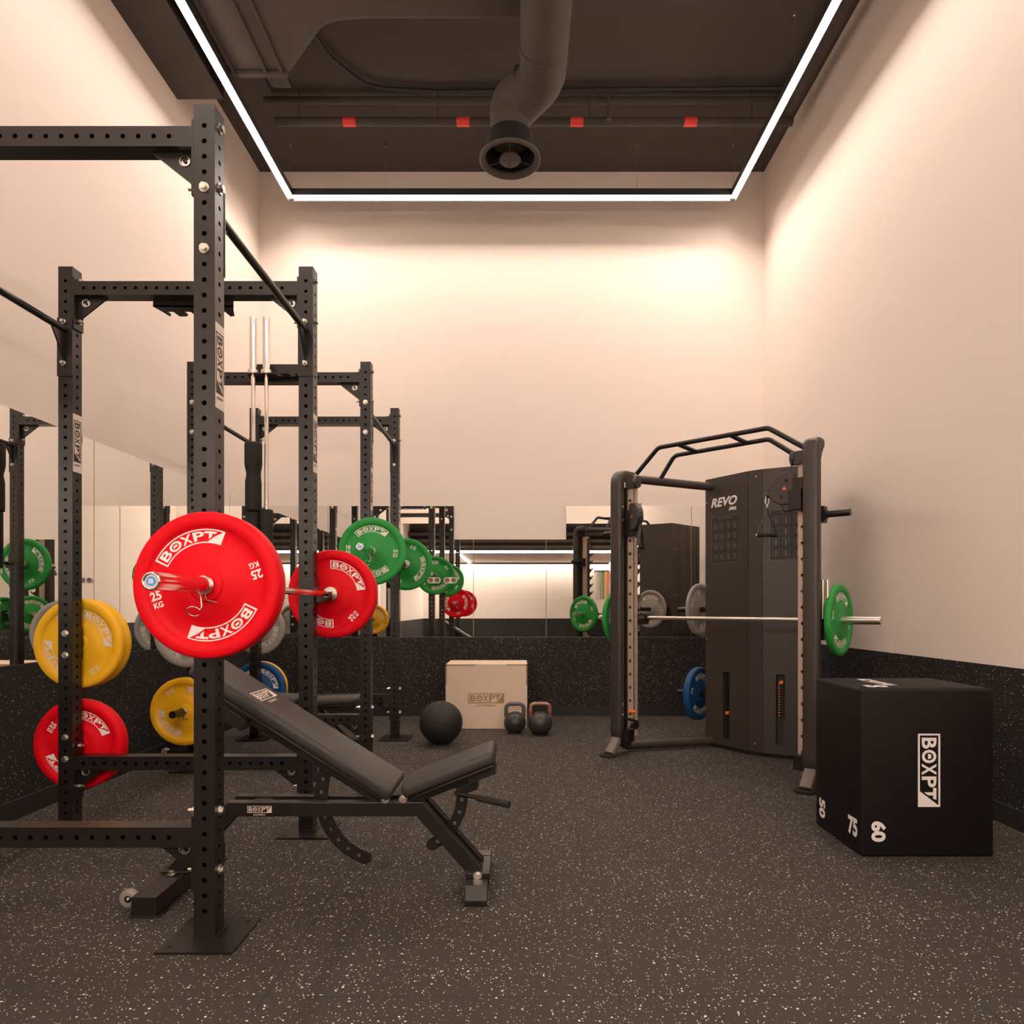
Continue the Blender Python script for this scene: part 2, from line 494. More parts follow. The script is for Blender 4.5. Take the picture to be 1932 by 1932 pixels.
# ------------------------------------------------------------------ suspended light loop
LZ = 5.015
lx0, lx1, ly1, ly0 = -2.185, 2.043, 6.42, -1.0
lt = empty('linear_light', ((lx0 + lx1) / 2, (ly0 + ly1) / 2, LZ), 'rectangular warm light loop hung on thin wires below the dark ceiling', 'ceiling light')
def loc(p): return V(p) - lt.location
hw = 0.025
for (x0, x1, y0, y1) in ((lx0 - hw, lx0 + hw, ly0 - hw, ly1 + hw), (lx1 - hw, lx1 + hw, ly0 - hw, ly1 + hw), (lx0 + hw, lx1 - hw, ly1 - hw, ly1 + hw), (lx0 + hw, lx1 - hw, ly0 - hw, ly0 + hw)):
    a = loc((x0, y0, LZ)); b = loc((x1, y1, LZ))
    mb = MB().box(a.x, b.x, a.y, b.y, .006, .07)
    # shielding blade added on the wall side to cut light on the wall
    if x1 - x0 < .2:
        mb.box(a.x - .002, a.x, a.y, b.y, -.020, .07) if x0 < 0 else mb.box(b.x, b.x + .002, a.y, b.y, -.020, .07)
    else:
        mb.box(a.x, b.x, b.y, b.y + .002, -.020, .07) if y0 > 0 else mb.box(a.x, b.x, a.y - .002, a.y, -.020, .07)
    mb.build('profile', M['housing'], lt)
    MB().box(a.x + .004, b.x - .004, a.y + .004, b.y - .004, .002, .006).build('lit_diffuser', M['strip'], lt)
for (x, y) in ((lx0, 6.42), (-1.28, 6.42), (1.12, 6.42), (lx1, 6.42), (lx1, 5.0), (lx0, 4.6), (lx1, 2.6)):
    a = loc((x, y, LZ + .07)); zt = (ZC if not (x == lx0 and y < 5) else 5.096) - LZ; mb = MB().cyl(a, (a.x, a.y, zt), .0016, n=6)
    if zt > .3: mb.cyl(a, (a.x, a.y, a.z + .03), .005, n=8).cyl((a.x, a.y, zt - .03), (a.x, a.y, zt), .008, n=8)
    mb.build('wire', M['satin'], lt)
# lights of the rear soffit
t = empty('soffit_light', (0, -1.5, 2.32), 'long light line along the edge of the low rear soffit seen in the back mirror', 'ceiling light')
MB().box(XL + .1, XR - .1, .1, .12, .0, .05).build('lit_diffuser', M['strip'], t)
MB().box(XL + .1, XR - .1, .08, .1, .0, .055).build('profile', M['housing'], t)
t = empty('soffit_light', (-1.36, -3.0, 2.32), 'recessed light line running into the rear soffit seen diagonal in the mirror', 'ceiling light')
MB().box(-.03, .03, -1.6, 1.3, -.012, -.004).build('lit_diffuser', M['strip'], t)
MB().box(-.035, .035, -1.62, 1.32, -.004, -.001).build('profile', M['housing'], t)
t = empty('soffit_light', (0, YR + .10, 2.32), 'wall washing light line at the foot of the rear soffit against the bright wall', 'ceiling light')
MB().box(XL + .05, XR - .05, -.03, .03, -.02, -.008).build('lit_diffuser', M['strip2'], t)
MB().box(XL + .05, XR - .05, .03, .045, -.05, -.001).build('profile', M['housing'], t)

# ------------------------------------------------------------------ ducts and pipes
e = empty('air_duct', (-2.05, 3.0, 5.08), 'large dark wrapped air duct under the ceiling at left with a rounded branch', 'duct')
mb = MB()
# rectangular main plus branch, plan outline extruded; rounded edges
poly = [(-.39, -4.5), (.39, -4.5)] 
inner = fillet([(.39, 2.02, 0), (.72, 1.62, 0), (1.05, 1.60, 0), (2.15, 1.60, 0)], .30, 6)
poly = [(-.22, 2.05), (-.22, -4.4), (2.15, -4.4), (2.15, 1.60)] + [(p.x, p.y) for p in inner[::-1][1:-1]] + [(.34, 2.05)]
mb.prism(poly, .02, .42, lambda u, v, d: V((u, v, d)))
mb.build('duct_body', M['duct'], e, bevel=.05)
for yy in (2.03, 1.03, 0.03):
    MB().box(-.235, .32, yy - .02, yy + .02, -.005, .43).build('flange', M['ceil'], e)
for xx in (-.08, .16, .28):
    MB().box(xx - .012, xx + .012, -4, 2.01, .0, .022).build('seam', M['ceil'], e)
MB().box(.02, .06, 2.05, 2.40, .15, .19).build('hanger', M['housing'], e)
MB().box(.12, .26, 2.05, 2.28, .10, .13).build('hanger', M['housing'], e)
e = empty('air_nozzle', (-.07, 5.05, 4.46), 'dark round ceiling air nozzle hanging from a wrapped pipe with an elbow', 'air nozzle')
def lp(*p): return V(p) - e.location
path = fillet([lp(.17, 2.0, 4.925), lp(.17, 4.86, 4.925), lp(-.04, 5.05, 4.86)], .22, 8)
mb = MB(); mb.tube(path, .165, 24)
mb.build('duct_pipe', M['duct'], e)
mb = MB(); mb.tube(fillet([lp(.06, 4.93, 4.92), lp(-.07, 5.05, 4.90), lp(-.07, 5.05, 4.60)], .12, 8), .148, 24)
mb.build('elbow', M['duct'], e)
mb = MB(); mb.cyl(lp(.165, 4.55, 4.925), lp(.165, 4.575, 4.925), .170, n=24)
mb.build('clamp_band', M['duct'], e)
mb = MB(); mb.cyl((0, 0, .02), (0, 0, .17), .19, .165, n=32, caps=False); mb.cyl((0, 0, .17), (0, 0, .18), .165, n=32)
mb.build('nozzle_body', M['hole'], e)
mb = MB(); mb.lathe([(.185, .03), (.228, .012), (.230, -.005), (.215, -.014), (.19, .0), (.180, .04), (.185, .03)], 40)
mb.build('rim', M['duct'], e)
mb = MB(); mb.lathe([(.001, -.06), (.012, -.055), (.016, -.02), (.075, -.012), (.082, .0), (.07, .02), (.001, .03)], 24)
for k in range(3):
    a = k * 2 * PI / 3 + .5; mb.cyl((.07 * math.cos(a), .07 * math.sin(a), .01), (.19 * math.cos(a), .19 * math.sin(a), .02), .003, n=6)
mb.build('core', M['duct'], e)
e = empty('ceiling_pipe', (0, 5.79, 5.28), 'long dark pipe with four red marks across the ceiling', 'pipe')
MB().cyl((-2.1, 0, 0), (2.35, 0, 0), .035, n=16).build('pipe', M['ceil'], e)
for px in (660, 874, 1088, 1302):
    x = (px - 980) / 219
    MB().cyl((x - .055, 0, 0), (x + .055, 0, 0), .0365, n=16, mi=0).build('red_band', M['redmark'], e)
MB().cyl((.76, -.05, .04), (.76, -.05, -.02), .022, n=12).cyl((.76, -.05, -.0), (.76, -.05, .18), .012, n=8).build('sprinkler_head', M['satin'] if False else M['duct'], e)
for xx in (-1.9, -.7, .6, 2.0):
    MB().cyl((xx, 0, .03), (xx, 0, .25), .006, n=6).build('pipe_hanger', M['duct'], e)
o = MB().cyl((-2.2, 5.80, 5.47), (2.4, 5.80, 5.47), .03, n=12).build('ceiling_pipe', M['ceil'])
tag(o, 'thinner dark pipe without red marks across the ceiling', 'pipe')
o = MB().tube(fillet([(-1.64, 4.9, 5.49), (-1.52, 5.35, 5.49), (-1.28, 5.68, 5.49), (-.7, 5.72, 5.49), (2.22, 5.68, 5.49)], .4, 8), .014, 8).build('ceiling_cable', M['cable'])
tag(o, 'black cable curving across the dark ceiling', 'cable')
o = MB().cyl((2.3, -1.3, 5.35), (2.3, 5.95, 5.35), .05, n=14).build('ceiling_pipe', M['ceil'])
tag(o, 'dark pipe running along the right wall under the ceiling', 'pipe')

# ------------------------------------------------------------------ bolt
bm_ = MB()
bm_.cyl((0, 0, 0), (0, 0, .003), .0165, n=20)
bm_.cyl((0, 0, .003), (0, 0, .013), .0125, n=6, sm=False)
bm_.cyl((0, 0, .013), (0, 0, .0145), .009, n=12)
BOLT = bm_.mesh('bolt', M['bolt'])
bm_ = MB()
bm_.cyl((0, 0, 0), (0, 0, .010), .0125, n=6, sm=False)
bm_.cyl((0, 0, .010), (0, 0, .026), .0075, n=12)
NUT = bm_.mesh('bolt_end', M['bolt'])
ROT = {'-y': (PI / 2, 0, 0), '+y': (-PI / 2, 0, 0), '+x': (0, PI / 2, 0), '-x': (0, -PI / 2, 0), '+z': (0, 0, 0)}

# ------------------------------------------------------------------ racks
UW, UH, HP, HR = 0.070, 2.765, 0.0510, 0.0083
def perf_tube_mesh(name, L, W, holes, axis, faces, m, H=None):
    """square tube with holes: axis 'z' (from 0 up) or 'x' (centred)"""
    H = H or W
    mb = MB(); h = W / 2; k = H / 2
    if axis == 'z':
        F = {'-y': lambda s, t, d: V((t, -k + d, s)), '+y': lambda s, t, d: V((-t, k - d, s)), '+x': lambda s, t, d: V((h - d, t, s)), '-x': lambda s, t, d: V((-h + d, -t, s))}
        wd = {'-y': W, '+y': W, '+x': H, '-x': H}
    else:
        F = {'-y': lambda s, t, d: V((s - L / 2, -k + d, t)), '+y': lambda s, t, d: V((s - L / 2, k - d, -t)), '+z': lambda s, t, d: V((s - L / 2, -t, h - d)), '-z': lambda s, t, d: V((s - L / 2, t, -h + d))}
        wd = {'-y': W, '+y': W, '+z': H, '-z': H}
    for f, fn in F.items():
        mb.perf(L, wd[f], holes if f in faces else [], HR, fn, .004)
    if axis == 'z':
        mb.add([(-h, -k, L), (h, -k, L), (h, k, L), (-h, k, L)], [(0, 1, 2, 3)])
    return mb.mesh(name, m)
uph = [UH - .07 - HP * i for i in range(52)]
UPRIGHT = perf_tube_mesh('upright', UH, UW, uph, 'z', ('-y', '+y', '+x', '-x'), M['steel'])
xl, xr, yn, yf = -.587, .587, -.529, .529
BL = (xr - xl) - UW
BEAM = perf_tube_mesh('crossmember', BL - .016, .067, [0.045 + HP * i for i in range(int((BL - .09) / HP) + 1)], 'x', ('-y', '+y'), M['steel'], UW)
mb = MB(); mb.box(-.123, .123, -.123, .123, 0, .008)
for sx in (-1, 1):
    for sy in (-1, 1):
        mb.cyl((sx * .09, sy * .09, .008), (sx * .09, sy * .09, .0084), .008, n=12, mi=1)
mb.box(-.040, .040, -.040, .040, .008, .014)
BASE = mb.mesh('base_plate', [M['steel'], M['hole']])
# sticker on the +x face
mb = MB()
SW, SH = .058, .285
mb.add([(UW / 2 + .0006, -UW / 2 + .002, 0), (UW / 2 + .0006, UW / 2 - .002, 0), (UW / 2 + .0006, UW / 2 - .002, SH), (UW / 2 + .0006, -UW / 2 + .002, SH)], [(0, 1, 2, 3)], 0)
lk = .205 / LW
mb.text2(LOGO, flat_fn((UW / 2 + .0012, .028, SH - .03), (0, 0, -lk), (0, -0.056 * 1.0, 0)) if False else flat_fn((UW / 2 + .0012, -.028, SH - .03), (0, 0, -lk), (0, .056, 0)), 1)
d = text('EQUIPMENT', .02)
mb.text2(d[0], flat_fn((UW / 2 + .0012, -.022, .030), (0, .044 / d[1], 0), (0, 0, .009)), 1)
STICK = mb.mesh('sticker', [M['pinkprint'], M['dark_print']])
# flange with a triangular gusset and ring; built for an end at +x (flange plane at x=0), beam above gusset
def gusset_mesh():
    mb = MB()
    mb.box(-.008, 0, -.0355, .0355, -.195, .055)
    R, r = .024, .0155
    cx, cz = -.045, -.062
    pts = [(-.155, -.034), (-.008, -.034), (-.008, -.150)]
    # gusset as a ring-holed plate, built from a fan around the hole
    n = 24
    hole = [(cx + r * math.cos(2 * PI * i / n), cz + r * math.sin(2 * PI * i / n)) for i in range(n)]
    outer = []
    for i in range(n):
        a = 2 * PI * i / n; dx, dz = math.cos(a), math.sin(a); best = 9
        for j in range(3):
            (x1, z1), (x2, z2) = pts[j], pts[(j + 1) % 3]
            ex, ez = x2 - x1, z2 - z1; den = dx * ez - dz * ex
            if abs(den) < 1e-9: continue
            t_ = ((x1 - cx) * ez - (z1 - cz) * ex) / den; u_ = ((x1 - cx) * dz - (z1 - cz) * dx) / den
            if t_ > 0 and -1e-6 <= u_ <= 1 + 1e-6: best = min(best, t_)
        outer.append((cx + dx * best, cz + dz * best))
    for j, p in enumerate(pts):   # snap the nearest ray to each corner
        i = min(range(n), key=lambda q: (outer[q][0] - p[0]) ** 2 + (outer[q][1] - p[1]) ** 2)
        outer[i] = p
    for y in (-.004, .004):
        mb.add([(a, y, b) for a, b in outer] + [(a, y, b) for a, b in hole], [(i, (i + 1) % n, n + (i + 1) % n, n + i) for i in range(n)])
    for ring in (outer, hole):
        mb.add([(a, -.004, b) for a, b in ring] + [(a, .004, b) for a, b in ring], [(i, (i + 1) % n, n + (i + 1) % n, n + i) for i in range(n)])
    # steel ring on both faces
    for y in (-.0055, .0055):
        mb.lathe([(r - .0005, .001), (r - .0005, -.001), (R - .003, -.001), (R - .003, .001), (r - .0005, .001)], 24, 1, MX.Translation((cx, y, cz)) @ MX.Rotation(PI / 2, 4, 'X'))
    mb.cyl((cx, -.003, cz + .001), (cx, .003, cz + .001), .0075, n=8, mi=0)
    mb.box(cx - .003, cx + .003, -.003, .003, cz, cz + r)
    return mb.mesh('gusset_bracket', [M['steel'], M['bolt']])
GUSSET = gusset_mesh()
PUZ = 2.483
def rack(name_label, cy, flip=False):
    R = empty('power_rack', (-1.63, cy, 0), name_label, 'power rack', group='power racks along the left wall')
    ups = {}
    for kx, x in (('l', xl), ('r', xr)):
        for ky, y in (('n', yn), ('f', yf)):
            u = inst('upright', UPRIGHT, R, (x, y, 0))
            ups[kx + ky] = u
            inst('base_plate', BASE, u, (0.01, -.01, 0))
            inst('sticker', STICK, u, (0, 0, 1.765))
            # pull-up bar bolts
            fy = '-y' if ky == 'n' else '+y'
            sy = -1 if ky == 'n' else 1
            for z in (2.49, 2.288):
                inst('bolt', BOLT, u, (0, sy * UW / 2, z), ROT[fy])
                inst('bolt', NUT, u, (0, -sy * (UW / 2 + .006), z), ROT['+y' if ky == 'n' else '-y'])
            # crossmember bolts
            s = 1 if kx == 'r' else -1
            for z in (2.708, 2.507, .418, .220):
                inst('bolt', BOLT, u, (s * UW / 2, 0, z), ROT['+x' if s > 0 else '-x'])
                inst('bolt', NUT, u, (-s * (UW / 2 + .008), 0, z), ROT['-x' if s > 0 else '+x'])
    for z, dz in ((2.660, 0), (.338, .03)):
        for y in (yn, yf):
            b = inst('crossmember', BEAM, R, (0, y, z))
            inst('gusset_bracket', GUSSET, b, (BL / 2, 0, dz * .5))
            inst('gusset_bracket', GUSSET, b, (-BL / 2, 0, dz * .5), (0, 0, PI))
    for x in (xl, xr):
        mb = MB(); mb.cyl((0, yn + UW / 2 + .006, 0), (0, yf - UW / 2 - .006, 0), .0165, n=20)
        p = mb.build('pull_up_bar', M['steel'], R); p.location = (x, 0, PUZ - .03)
        for s, yy in ((1, yn + UW / 2), (-1, yf - UW / 2)):
            mb = MB()
            y0, y1 = sorted((yy, yy + s * .006))
            mb.box(-.037, .037, y0, y1, -.225, .06)
            mb.prism([(s * .006, -.015), (s * .10, -.012), (s * .006, -.15)], -.004, .004, lambda u_, v_, d_, yy=yy: V((d_, yy + u_, v_)))
            mb.build('mounting_plate', M['steel'], p)
    return R, ups
R1, U1 = rack('black steel power rack nearest the camera, holding the barbell with red plates', 2.79)
R2, U2 = rack('farther black steel power rack holding the barbell with green plates', 5.12)

# forked bar hangers on facing crossmembers
def hanger(R, y, s, z=2.60):
    mb = MB()
    poly = [(-.20, 0), (.20, 0), (.18, .05), (.16, .11)]
    x = .16
    for k in range(4):
        c = .117 - .0875 * k
        poly += [(c + .020, .115), (c + .016, .06), (c - .016, .06), (c - .016, .10), (c - .030, .115)]
    poly += [(-.185, .06)]
    mb.prism(poly, 0, .007, lambda u_, v_, d_: V((u_, s * v_, d_)))
    mb.box(-.20, .20, min(0, s * .006), max(0, s * .006), 0, .10)
    
    h = mb.build('bar_hanger', M['steel'], R)
    h.location = (0.003, y + s * (UW / 2), z)
    for bx in (-.17, .17):
        inst('bolt', BOLT, h, (bx, s * .006, .055), ROT['-y' if s < 0 else '+y'])
    return h
hanger(R1, yf, 1)
hg = hanger(R2, yn, -1, 2.645)

# ------------------------------------------------------------------ bumper plates
PR = .225
def plate_mesh(t):
    """bumper plate, axis z, centred; prof both sides"""
    mb = MB()
    h = t / 2
    half = [(.052, h - .004), (.100, h - .004), (.104, h - .007), (.150, h - .008), (.176, h - .008), (.181, h - .0035), (.184, h), (.216, h), (.2225, h - .004), (PR, h - .010)]
    prof = half + [(r, -z) for r, z in half[::-1]]
    mb.lathe(prof, 72, 0)
    for s in (1, -1):
        mb.lathe([(.052, s * (h - .004)), (.052, s * (h - .001)), (.046, s * h), (.0255, s * h)], 40, 0)
    mb.lathe([(.0255, h), (.0255, -h)], 40, 1)
    return mb
def plate_logo(t):
    mb = MB(); h = t / 2 - .0065
    def arc(x, y):
        ang = math.radians(155) - math.radians(85) * x / LW
        r = .129 + .043 * y
        return V((r * math.cos(ang), r * math.sin(ang), h))
    return mb.text2(LOGO, arc)
def plate_mark(t, kg):
    mb = MB(); h = t / 2 - .0065
    ra = math.radians(198); up = ra - PI / 2
    c = V((.157 * math.cos(ra), .157 * math.sin(ra), 0)); U_ = V((math.cos(up), math.sin(up), 0)); X_ = V((math.cos(up - PI / 2), math.sin(up - PI / 2), 0))
    for txt, hh, oy in ((str(kg), .028, .002), ('KG', .018, -.022)):
        d, wd = text(txt, .03)
        mb.text2(d, lambda x, y: c + X_ * ((x - wd / 2) * hh * .95) + U_ * (y * hh + oy) + V((0, 0, h)))
    return mb
THK = {'red': .066, 'bluer': .056, 'yellow': .046, 'green': .038, 'grey': .028}
KG = {'red': 25, 'bluer': 20, 'yellow': 15, 'green': 10, 'grey': 5}
PM = {}
for c in THK:
    pm_ = M['white'] if c in ('red', 'green', 'bluer') else M['pinkprint']
    PM[c] = (plate_mesh(THK[c]).mesh('rubber_disc', [M[c], M['satin']]), plate_logo(THK[c]).mesh('lettering', pm_), plate_mark(THK[c], KG[c]).mesh('weight_mark', pm_))
def plate(c, pos, label, spin=0.0, az=0.0, group='bumper plates'):
    """disc axis along world y (az=0), face towards -y; pos = centre"""
    e = empty('weight_plate', pos, label, 'weight plate', group=group)
    e.rotation_mode = 'QUATERNION'
    e.rotation_quaternion = (MX.Rotation(az, 3, 'Z') @ MX.Rotation(PI / 2, 3, 'X') @ MX.Rotation(spin, 3, 'Z')).to_quaternion()
    inst('rubber_disc', PM[c][0], e)
    for rt in ((0, 0, 0), (0, 0, PI), (PI, 0, 0), (PI, 0, PI)):
        inst('lettering', PM[c][1], e, rot=rt); inst('weight_mark', PM[c][2], e, rot=rt)
    return e

# ------------------------------------------------------------------ barbells on the racks
def barbell(cx, cy, cz, label, cap=True, axis='y', sleeve=.37):
    e = empty('barbell', (cx, cy, cz), label, 'barbell')
    if axis == 'y': e.rotation_euler = (PI / 2, 0, 0)
    MB().cyl((0, 0, -.655), (0, 0, .655), .014, n=16).build('shaft', M['chrome'], e)
    for s in (-1, 1):
        mb = MB(); mb.cyl((0, 0, s * .625), (0, 0, s * .652), .036, n=28); mb.cyl((0, 0, s * .59), (0, 0, s * .625), .021, n=20)
        mb.build('collar', M['satin'], e)
        mb = MB(); L_ = .655 + sleeve
        mb.cyl((0, 0, s * .652), (0, 0, s * (L_ - .004)), .0243, n=32)
        mx = MX.Rotation(0 if s > 0 else PI, 4, 'X')
        mb.lathe([(.0243, L_ - .004), (.0225, L_), (.018, L_), (.0175, L_ - .004)], 32, 0, mx)
        mb.build('sleeve', M['chrome'], e)
        if cap:
            mb = MB(); mb.cyl((0, 0, s * (L_ - .005)), (0, 0, s * (L_ - .0042)), .0178, n=24, mi=1); mb.cyl((0, 0, s * (L_ - .0042)), (0, 0, s * (L_ - .0036)), .0128, n=24, mi=0)
            d, wd = text('IB', .03)
            mb.text2(d, lambda x, y, s=s, wd=wd: V(((x - wd / 2) * .012 * (1 if s > 0 else 1), (y - .5) * .012 * 1, s * (L_ - .0032))), 2)
            mb.build('end_cap', [M['blue'], M['hole'], M['white']], e)
    return e
B1x, B1y, B1z = -.955, 2.765, 1.168
B2x, B2y, B2z = -.981, 5.155, 1.473
barbell(B1x, B1y, B1z, 'chrome barbell loaded with red plates resting in the nearest rack')
barbell(B2x, B2y, B2z, 'chrome barbell loaded with green plates resting in the farther rack')
def rackplate(c, bx, by, bz, s, label, spin):
    plate(c, (bx, by + s * (.654 + THK[c] / 2), bz), label, spin)
rackplate('red', B1x, B1y, B1z, -1, 'large red 25 KG plate on the near end of the nearest barbell', 0)
rackplate('red', B1x, B1y, B1z, 1, 'red 25 KG plate on the far end of the nearest barbell', math.radians(-62))
rackplate('green', B2x, B2y, B2z, -1, 'green 10 KG plate on the near end of the farther barbell', math.radians(-22))
rackplate('green', B2x, B2y, B2z, 1, 'green 10 KG plate on the far end of the farther barbell', math.radians(-130))

def spring_clip(pos, label, r=.0265, group='spring clips'):
    e = empty('spring_clip', pos, label, 'spring clip', group=group)
    pts = []
    n = 60
    for i in range(n + 1):
        a = PI * 1.5 - 2 * PI * 3.2 * i / n
        pts.append((r * math.cos(a), -.002 - .018 * i / n, r * math.sin(a)))
    mb = MB(); mb.tube(pts, .0022, 8)
    mb.build('coil', M['chrome'], e)
    mb = MB()
    a = V(pts[0]); b = V(pts[-1])
    mb.tube([a, a + V((.012, -.012, -.02)), a + V((.046, -.024, -.026))], .0022, 8)
    mb.build('handle', M['chrome'], e)
    mb = MB()
    q = V((-.004, -.022, -.03))
    loop = [V(pts[-1]), q, q + V((.006, -.004, -.036))]
    c = q + V((-.018, -.006, -.05))
    for i in range(13):
        t_ = i / 12 * 2 * PI * .82
        loop.append(c + V((.019 * math.cos(t_ + .3), -.008 * math.sin(t_), .014 * math.sin(t_ + .3))))
    mb.tube(loop, .0022, 8)
    mb.build('handle', M['chrome'], e)
    return e
spring_clip((B1x, B1y - .654 - .066, B1z), 'chrome spring clip against the large red plate')
spring_clip((B2x, B2y - .654 - .038, B2z), 'chrome spring clip on the near end of the farther barbell')
c_ = spring_clip((B2x, B2y + .654 + .038, B2z), 'chrome spring clip on the far end of the farther barbell'); c_.rotation_euler = (0, 0, PI)
c_ = spring_clip((B1x, B1y + .654 + .066, B1z), 'chrome spring clip on the far end of the nearest barbell'); c_.rotation_euler = (0, 0, PI)

def j_cup(ux, uy, bz, bx, label):
    """cup hooked on the +x face of an upright; ux,uy = upright centre, bz bar height"""
    e = empty('j_cup', (ux, uy, bz), label, 'j-cup', group='j-cups holding the barbells')
    f = UW / 2
    mb = MB()
    mb.box(f + .001, f + .007, -.036, .036, -.07, .085)
    mb.box(-f * .2, f + .007, -.0415, -.0360, -.05, .075)
    mb.box(-f * .2, f + .007, .0360, .0415, -.05, .075)
    mb.build('bracket', M['steel'], e, bevel=.0015)
    bx = bx - ux
    mb = MB()
    pr = [(f + .007, -.045), (f + .012, -.018), (bx + .0155, -.0165), (bx + .018, .010), (bx + .025, .010), (bx + .025, -.026), (f + .03, -.045)]
    mb.prism(pr, -.025, .025, lambda u_, v_, d_: V((u_, d_, v_)))
    mb.build('cup', M['steel'], e, bevel=.002)
    return e
xU = -1.63 + xr
j_cup(xU, 2.79 + yn, B1z, B1x, 'black j-cup behind the large red plate on the nearest upright')
j_cup(xU, 2.79 + yf, B1z, B1x, 'black j-cup on the nearest rack in front of its far red plate')
j_cup(xU, 5.12 + yn, B2z, B2x, 'black j-cup behind the near green plate on the farther rack')
j_cup(xU, 5.12 + yf, B2z, B2x, 'black j-cup in front of the far green plate on the farther rack')

# ------------------------------------------------------------------ storage pegs with plates on the left uprights
def peg(R, y, z, s, L_=.22, shift=0):
    mb = MB()
    y0, y1 = sorted((0, s * .008))
    mb.box(-.036, .036, y0, y1, -.075, .075)
    mb.cyl((0, s * .008, 0), (0, s * L_, 0), .0235, n=24)
    mb.cyl((0, s * .008, 0), (0, s * .016, 0), .034, n=24)
    p = mb.build('storage_peg', M['steel'], R); p.location = (xl, y + s * UW / 2, z)
    for dz in (-.053, .053):
        inst('bolt', BOLT, p, (0, -s * (UW), dz), ROT['-y' if s > 0 else '+y'])
    return p
XS = -1.63 + xl
def store(cy, yl, s, z, stack, labels, R, spins, L_=.22):
    peg(R, yl, z, s, L_)
    y = cy + yl + s * (UW / 2 + .0165)
    for c, lb, sp in zip(stack, labels, spins):
        if s < 0: sp2 = sp
        plate(c, (XS, y + s * THK[c] / 2, z - .0015), lb, sp)
        y += s * (THK[c] + .001)
    return y
D = math.radians
store(2.79, yf, 1, .920, ['yellow', 'yellow'], ['yellow 15 KG plate on the upper peg behind the second left upright', 'second yellow plate behind the yellow plate on the upper peg'], R1, [D(-75), D(-20)], .20)
store(2.79, yf, 1, .412, ['red'], ['red 25 KG plate on the lower peg behind the second left upright'], R1, [D(-50)], .20)
y_ = store(5.12, yn, -1, .413, ['bluer', 'yellow'], ['blue 20 KG plate behind the lower yellow plate with a spring clip', 'lower yellow 15 KG plate held by a spring clip beside the incline bench'], R2, [0, D(108)], .26)
spring_clip((XS, y_ - .001, .413), 'spring clip on the storage peg of the lower yellow plate', .0255)
store(5.12, yn, -1, .925, ['grey', 'grey'], ['grey plate hidden behind another grey plate on the farther rack', 'grey 5 KG plate partly behind the large red plate on the farther rack'], R2, [0, D(100)], .24)
store(5.12, yf, 1, .925, ['grey'], ['grey 5 KG plate on the upper peg of the rearmost left upright'], R2, [D(-150)], .22)
store(5.12, yf, 1, .415, ['bluer', 'yellow'], ['blue 20 KG plate on the lower peg of the rearmost left upright', 'yellow plate behind the blue plate of the rearmost upright'], R2, [D(-70), 0], .24)

# ------------------------------------------------------------------ hanging barbells with pads
HX = [-1.7725, -1.685]
HY = 4.481
for i, x in enumerate(HX):
    e = empty('barbell', (x, HY, 2.6555), ['left of the two barbells hanging upright from the farther rack', 'right of the two barbells hanging upright from the farther rack'][i], 'barbell', group='hanging barbells')
    mb = MB(); mb.cyl((0, 0, .022), (0, 0, .375), .0245, n=24); mb.build('sleeve', M['chrome'], e)
    mb = MB(); mb.cyl((0, 0, -.003), (0, 0, .022), .036, n=24); mb.build('collar', M['satin'], e)
    mb = MB(); mb.cyl((0, 0, -.003), (0, 0, -1.30), .0135, n=16)
    if i == 0: mb.cyl((0, 0, -.003), (0, 0, -.07), .017, n=16)
    mb.build('shaft', M['chrome'], e)
    mb = MB(); mb.cyl((0, 0, -1.30), (0, 0, -1.33), .036, n=24).cyl((0, 0, -1.33), (0, 0, -1.70), .0245, n=24); mb.build('sleeve', M['chrome'], e)
def squat_pad(pos, prof, label):
    e = empty('barbell_pad', pos, label, 'barbell pad', group='foam barbell pads')
    mb = MB(); mb.lathe(prof, 32); mb.build('foam', M['pad'], e)
    return e
pf = [(.016, 0), (.052, 0), (.056, -.01), (.056, -.14), (.052, -.17), (.045, -.20), (.045, -.22), (.052, -.26), (.052, -.44), (.050, -.455), (.016, -.455)]
squat_pad((HX[0], HY, 2.195), pf, 'tall waisted charcoal foam pad on the left hanging barbell')
squat_pad((HX[0], HY, 1.735), [(.016, 0), (.040, 0), (.0425, -.01), (.0425, -.36), (.039, -.37), (.016, -.37)], 'lower charcoal foam pad on the left hanging barbell')
squat_pad((HX[1], HY, 1.75), [(.016, 0), (.040, 0), (.0425, -.01), (.0425, -.36), (.039, -.37), (.016, -.37)], 'charcoal foam pad on the right hanging barbell')

